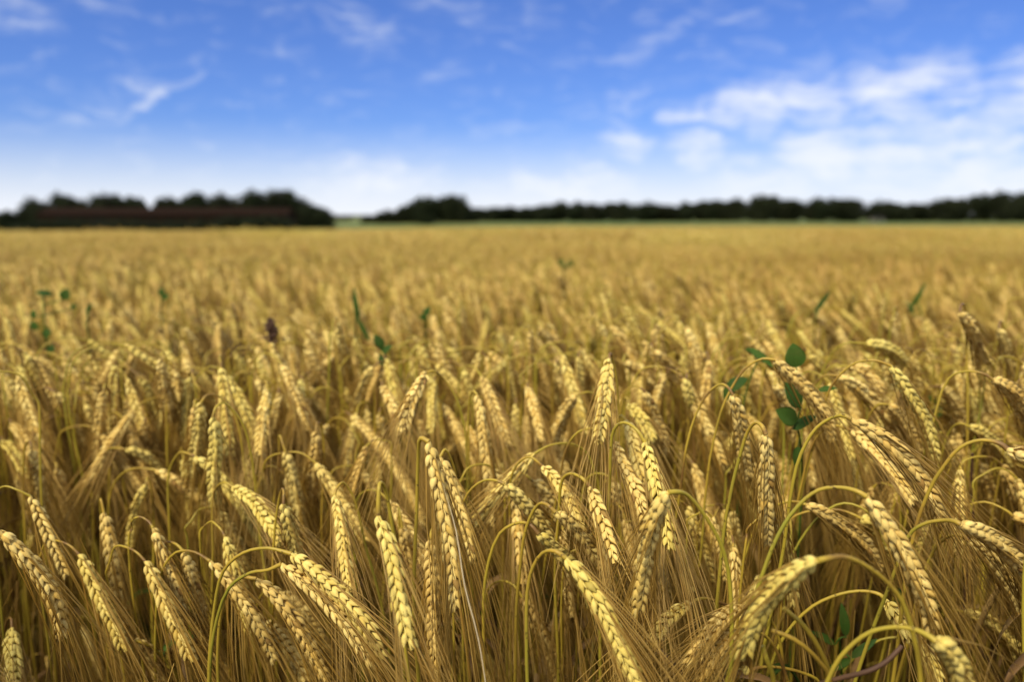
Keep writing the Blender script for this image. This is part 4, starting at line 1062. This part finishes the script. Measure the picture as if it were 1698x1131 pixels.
# low ears among the front plants and tufts of stems everywhere near
y = .2
while y < 1.05:
    hw = .8 * y + .3; x = -hw
    while x < hw:
        xx, yy = x + r.uniform(-.03, .03), y + r.uniform(-.03, .03); v = int(r.integers(0, NP)); sc = r.uniform(.58, .70)
        qx, qy, qd = proj(np.array([xx, yy, .55]))
        if (1255 < qx < 1530 and qd < .78): x += .085; continue
        pos.append((xx, yy, gz(xx, yy))); rot.append((r.normal(0, .05), r.normal(0, .05), heading(r, xx, yy))); scl.append(sc); idx.append(v); x += .085
    y += .085
y = .25
while y < 6:
    hw = .8 * y + 1.0; x = -hw; stp = .10 if y < 1.6 else .17
    while x < hw:
        xx, yy = x + r.uniform(-.06, .06), y + r.uniform(-.06, .06)
        qx, qy, qd = proj(np.array([xx, yy, .6]))
        if (1270 < qx < 1510 and qd < .74): x += stp; continue
        pos.append((xx, yy, gz(xx, yy))); rot.append((0, 0, r.uniform(0, 6.28))); scl.append(r.uniform(.80, .97)); idx.append(NP + int(r.integers(0, NT))); x += stp
    y += stp
y = 10.6
while y < 141:
    hw = .74 * y + 3; x = -hw; stp = 1.4 if y < 40 else 1.5
    while x < hw:
        xx, yy = x + r.uniform(-.3, .3), y + r.uniform(-.3, .3)
        pos.append((xx, yy, gz(xx, yy))); rot.append((0, 0, float(r.integers(0, 4)) * 1.5708 + r.normal(0, .1) if False else r.normal(0, .35))); scl.append(1.0 + lumps(xx, yy) * 2.6 + r.normal(0, .03)); idx.append(NP + NT + int(r.integers(0, NC))); x += stp
    y += stp

me = bpy.data.meshes.new('barley_field'); me.from_pydata(pos, [], [])
for nm, ty, data, key in (('rot', 'FLOAT_VECTOR', np.array(rot).ravel(), 'vector'), ('scl', 'FLOAT', np.array(scl), 'value'), ('idx', 'INT', np.array(idx), 'value')):
    a = me.attributes.new(nm, ty, 'POINT'); a.data.foreach_set(key, data.astype(np.int32 if ty == 'INT' else np.float32))
fo = link('barley_field', me)
tag(fo, 'ripe golden barley crop filling the field behind and beneath the front plants', 'barley crop', None, 'stuff')
ng = bpy.data.node_groups.new('scatter', 'GeometryNodeTree')
ng.interface.new_socket('Geometry', in_out='INPUT', socket_type='NodeSocketGeometry'); ng.interface.new_socket('Geometry', in_out='OUTPUT', socket_type='NodeSocketGeometry')
gi = ng.nodes.new('NodeGroupInput'); go = ng.nodes.new('NodeGroupOutput')
ci = ng.nodes.new('GeometryNodeCollectionInfo'); ci.inputs['Collection'].default_value = LIB; ci.inputs['Separate Children'].default_value = True; ci.inputs['Reset Children'].default_value = True
ip = ng.nodes.new('GeometryNodeInstanceOnPoints'); ip.inputs['Pick Instance'].default_value = True
def named(n, t):
    a = ng.nodes.new('GeometryNodeInputNamedAttribute'); a.data_type = t; a.inputs['Name'].default_value = n; return a.outputs['Attribute']
mp = ng.nodes.new('GeometryNodeMeshToPoints')
ng.links.new(gi.outputs[0], mp.inputs['Mesh']); ng.links.new(mp.outputs[0], ip.inputs['Points']); ng.links.new(ci.outputs[0], ip.inputs['Instance'])
ng.links.new(named('idx', 'INT'), ip.inputs['Instance Index']); ng.links.new(named('rot', 'FLOAT_VECTOR'), ip.inputs['Rotation']); ng.links.new(named('scl', 'FLOAT'), ip.inputs['Scale'])
ng.links.new(ip.outputs[0], go.inputs[0])
md = fo.modifiers.new('scatter', 'NODES'); md.node_group = ng
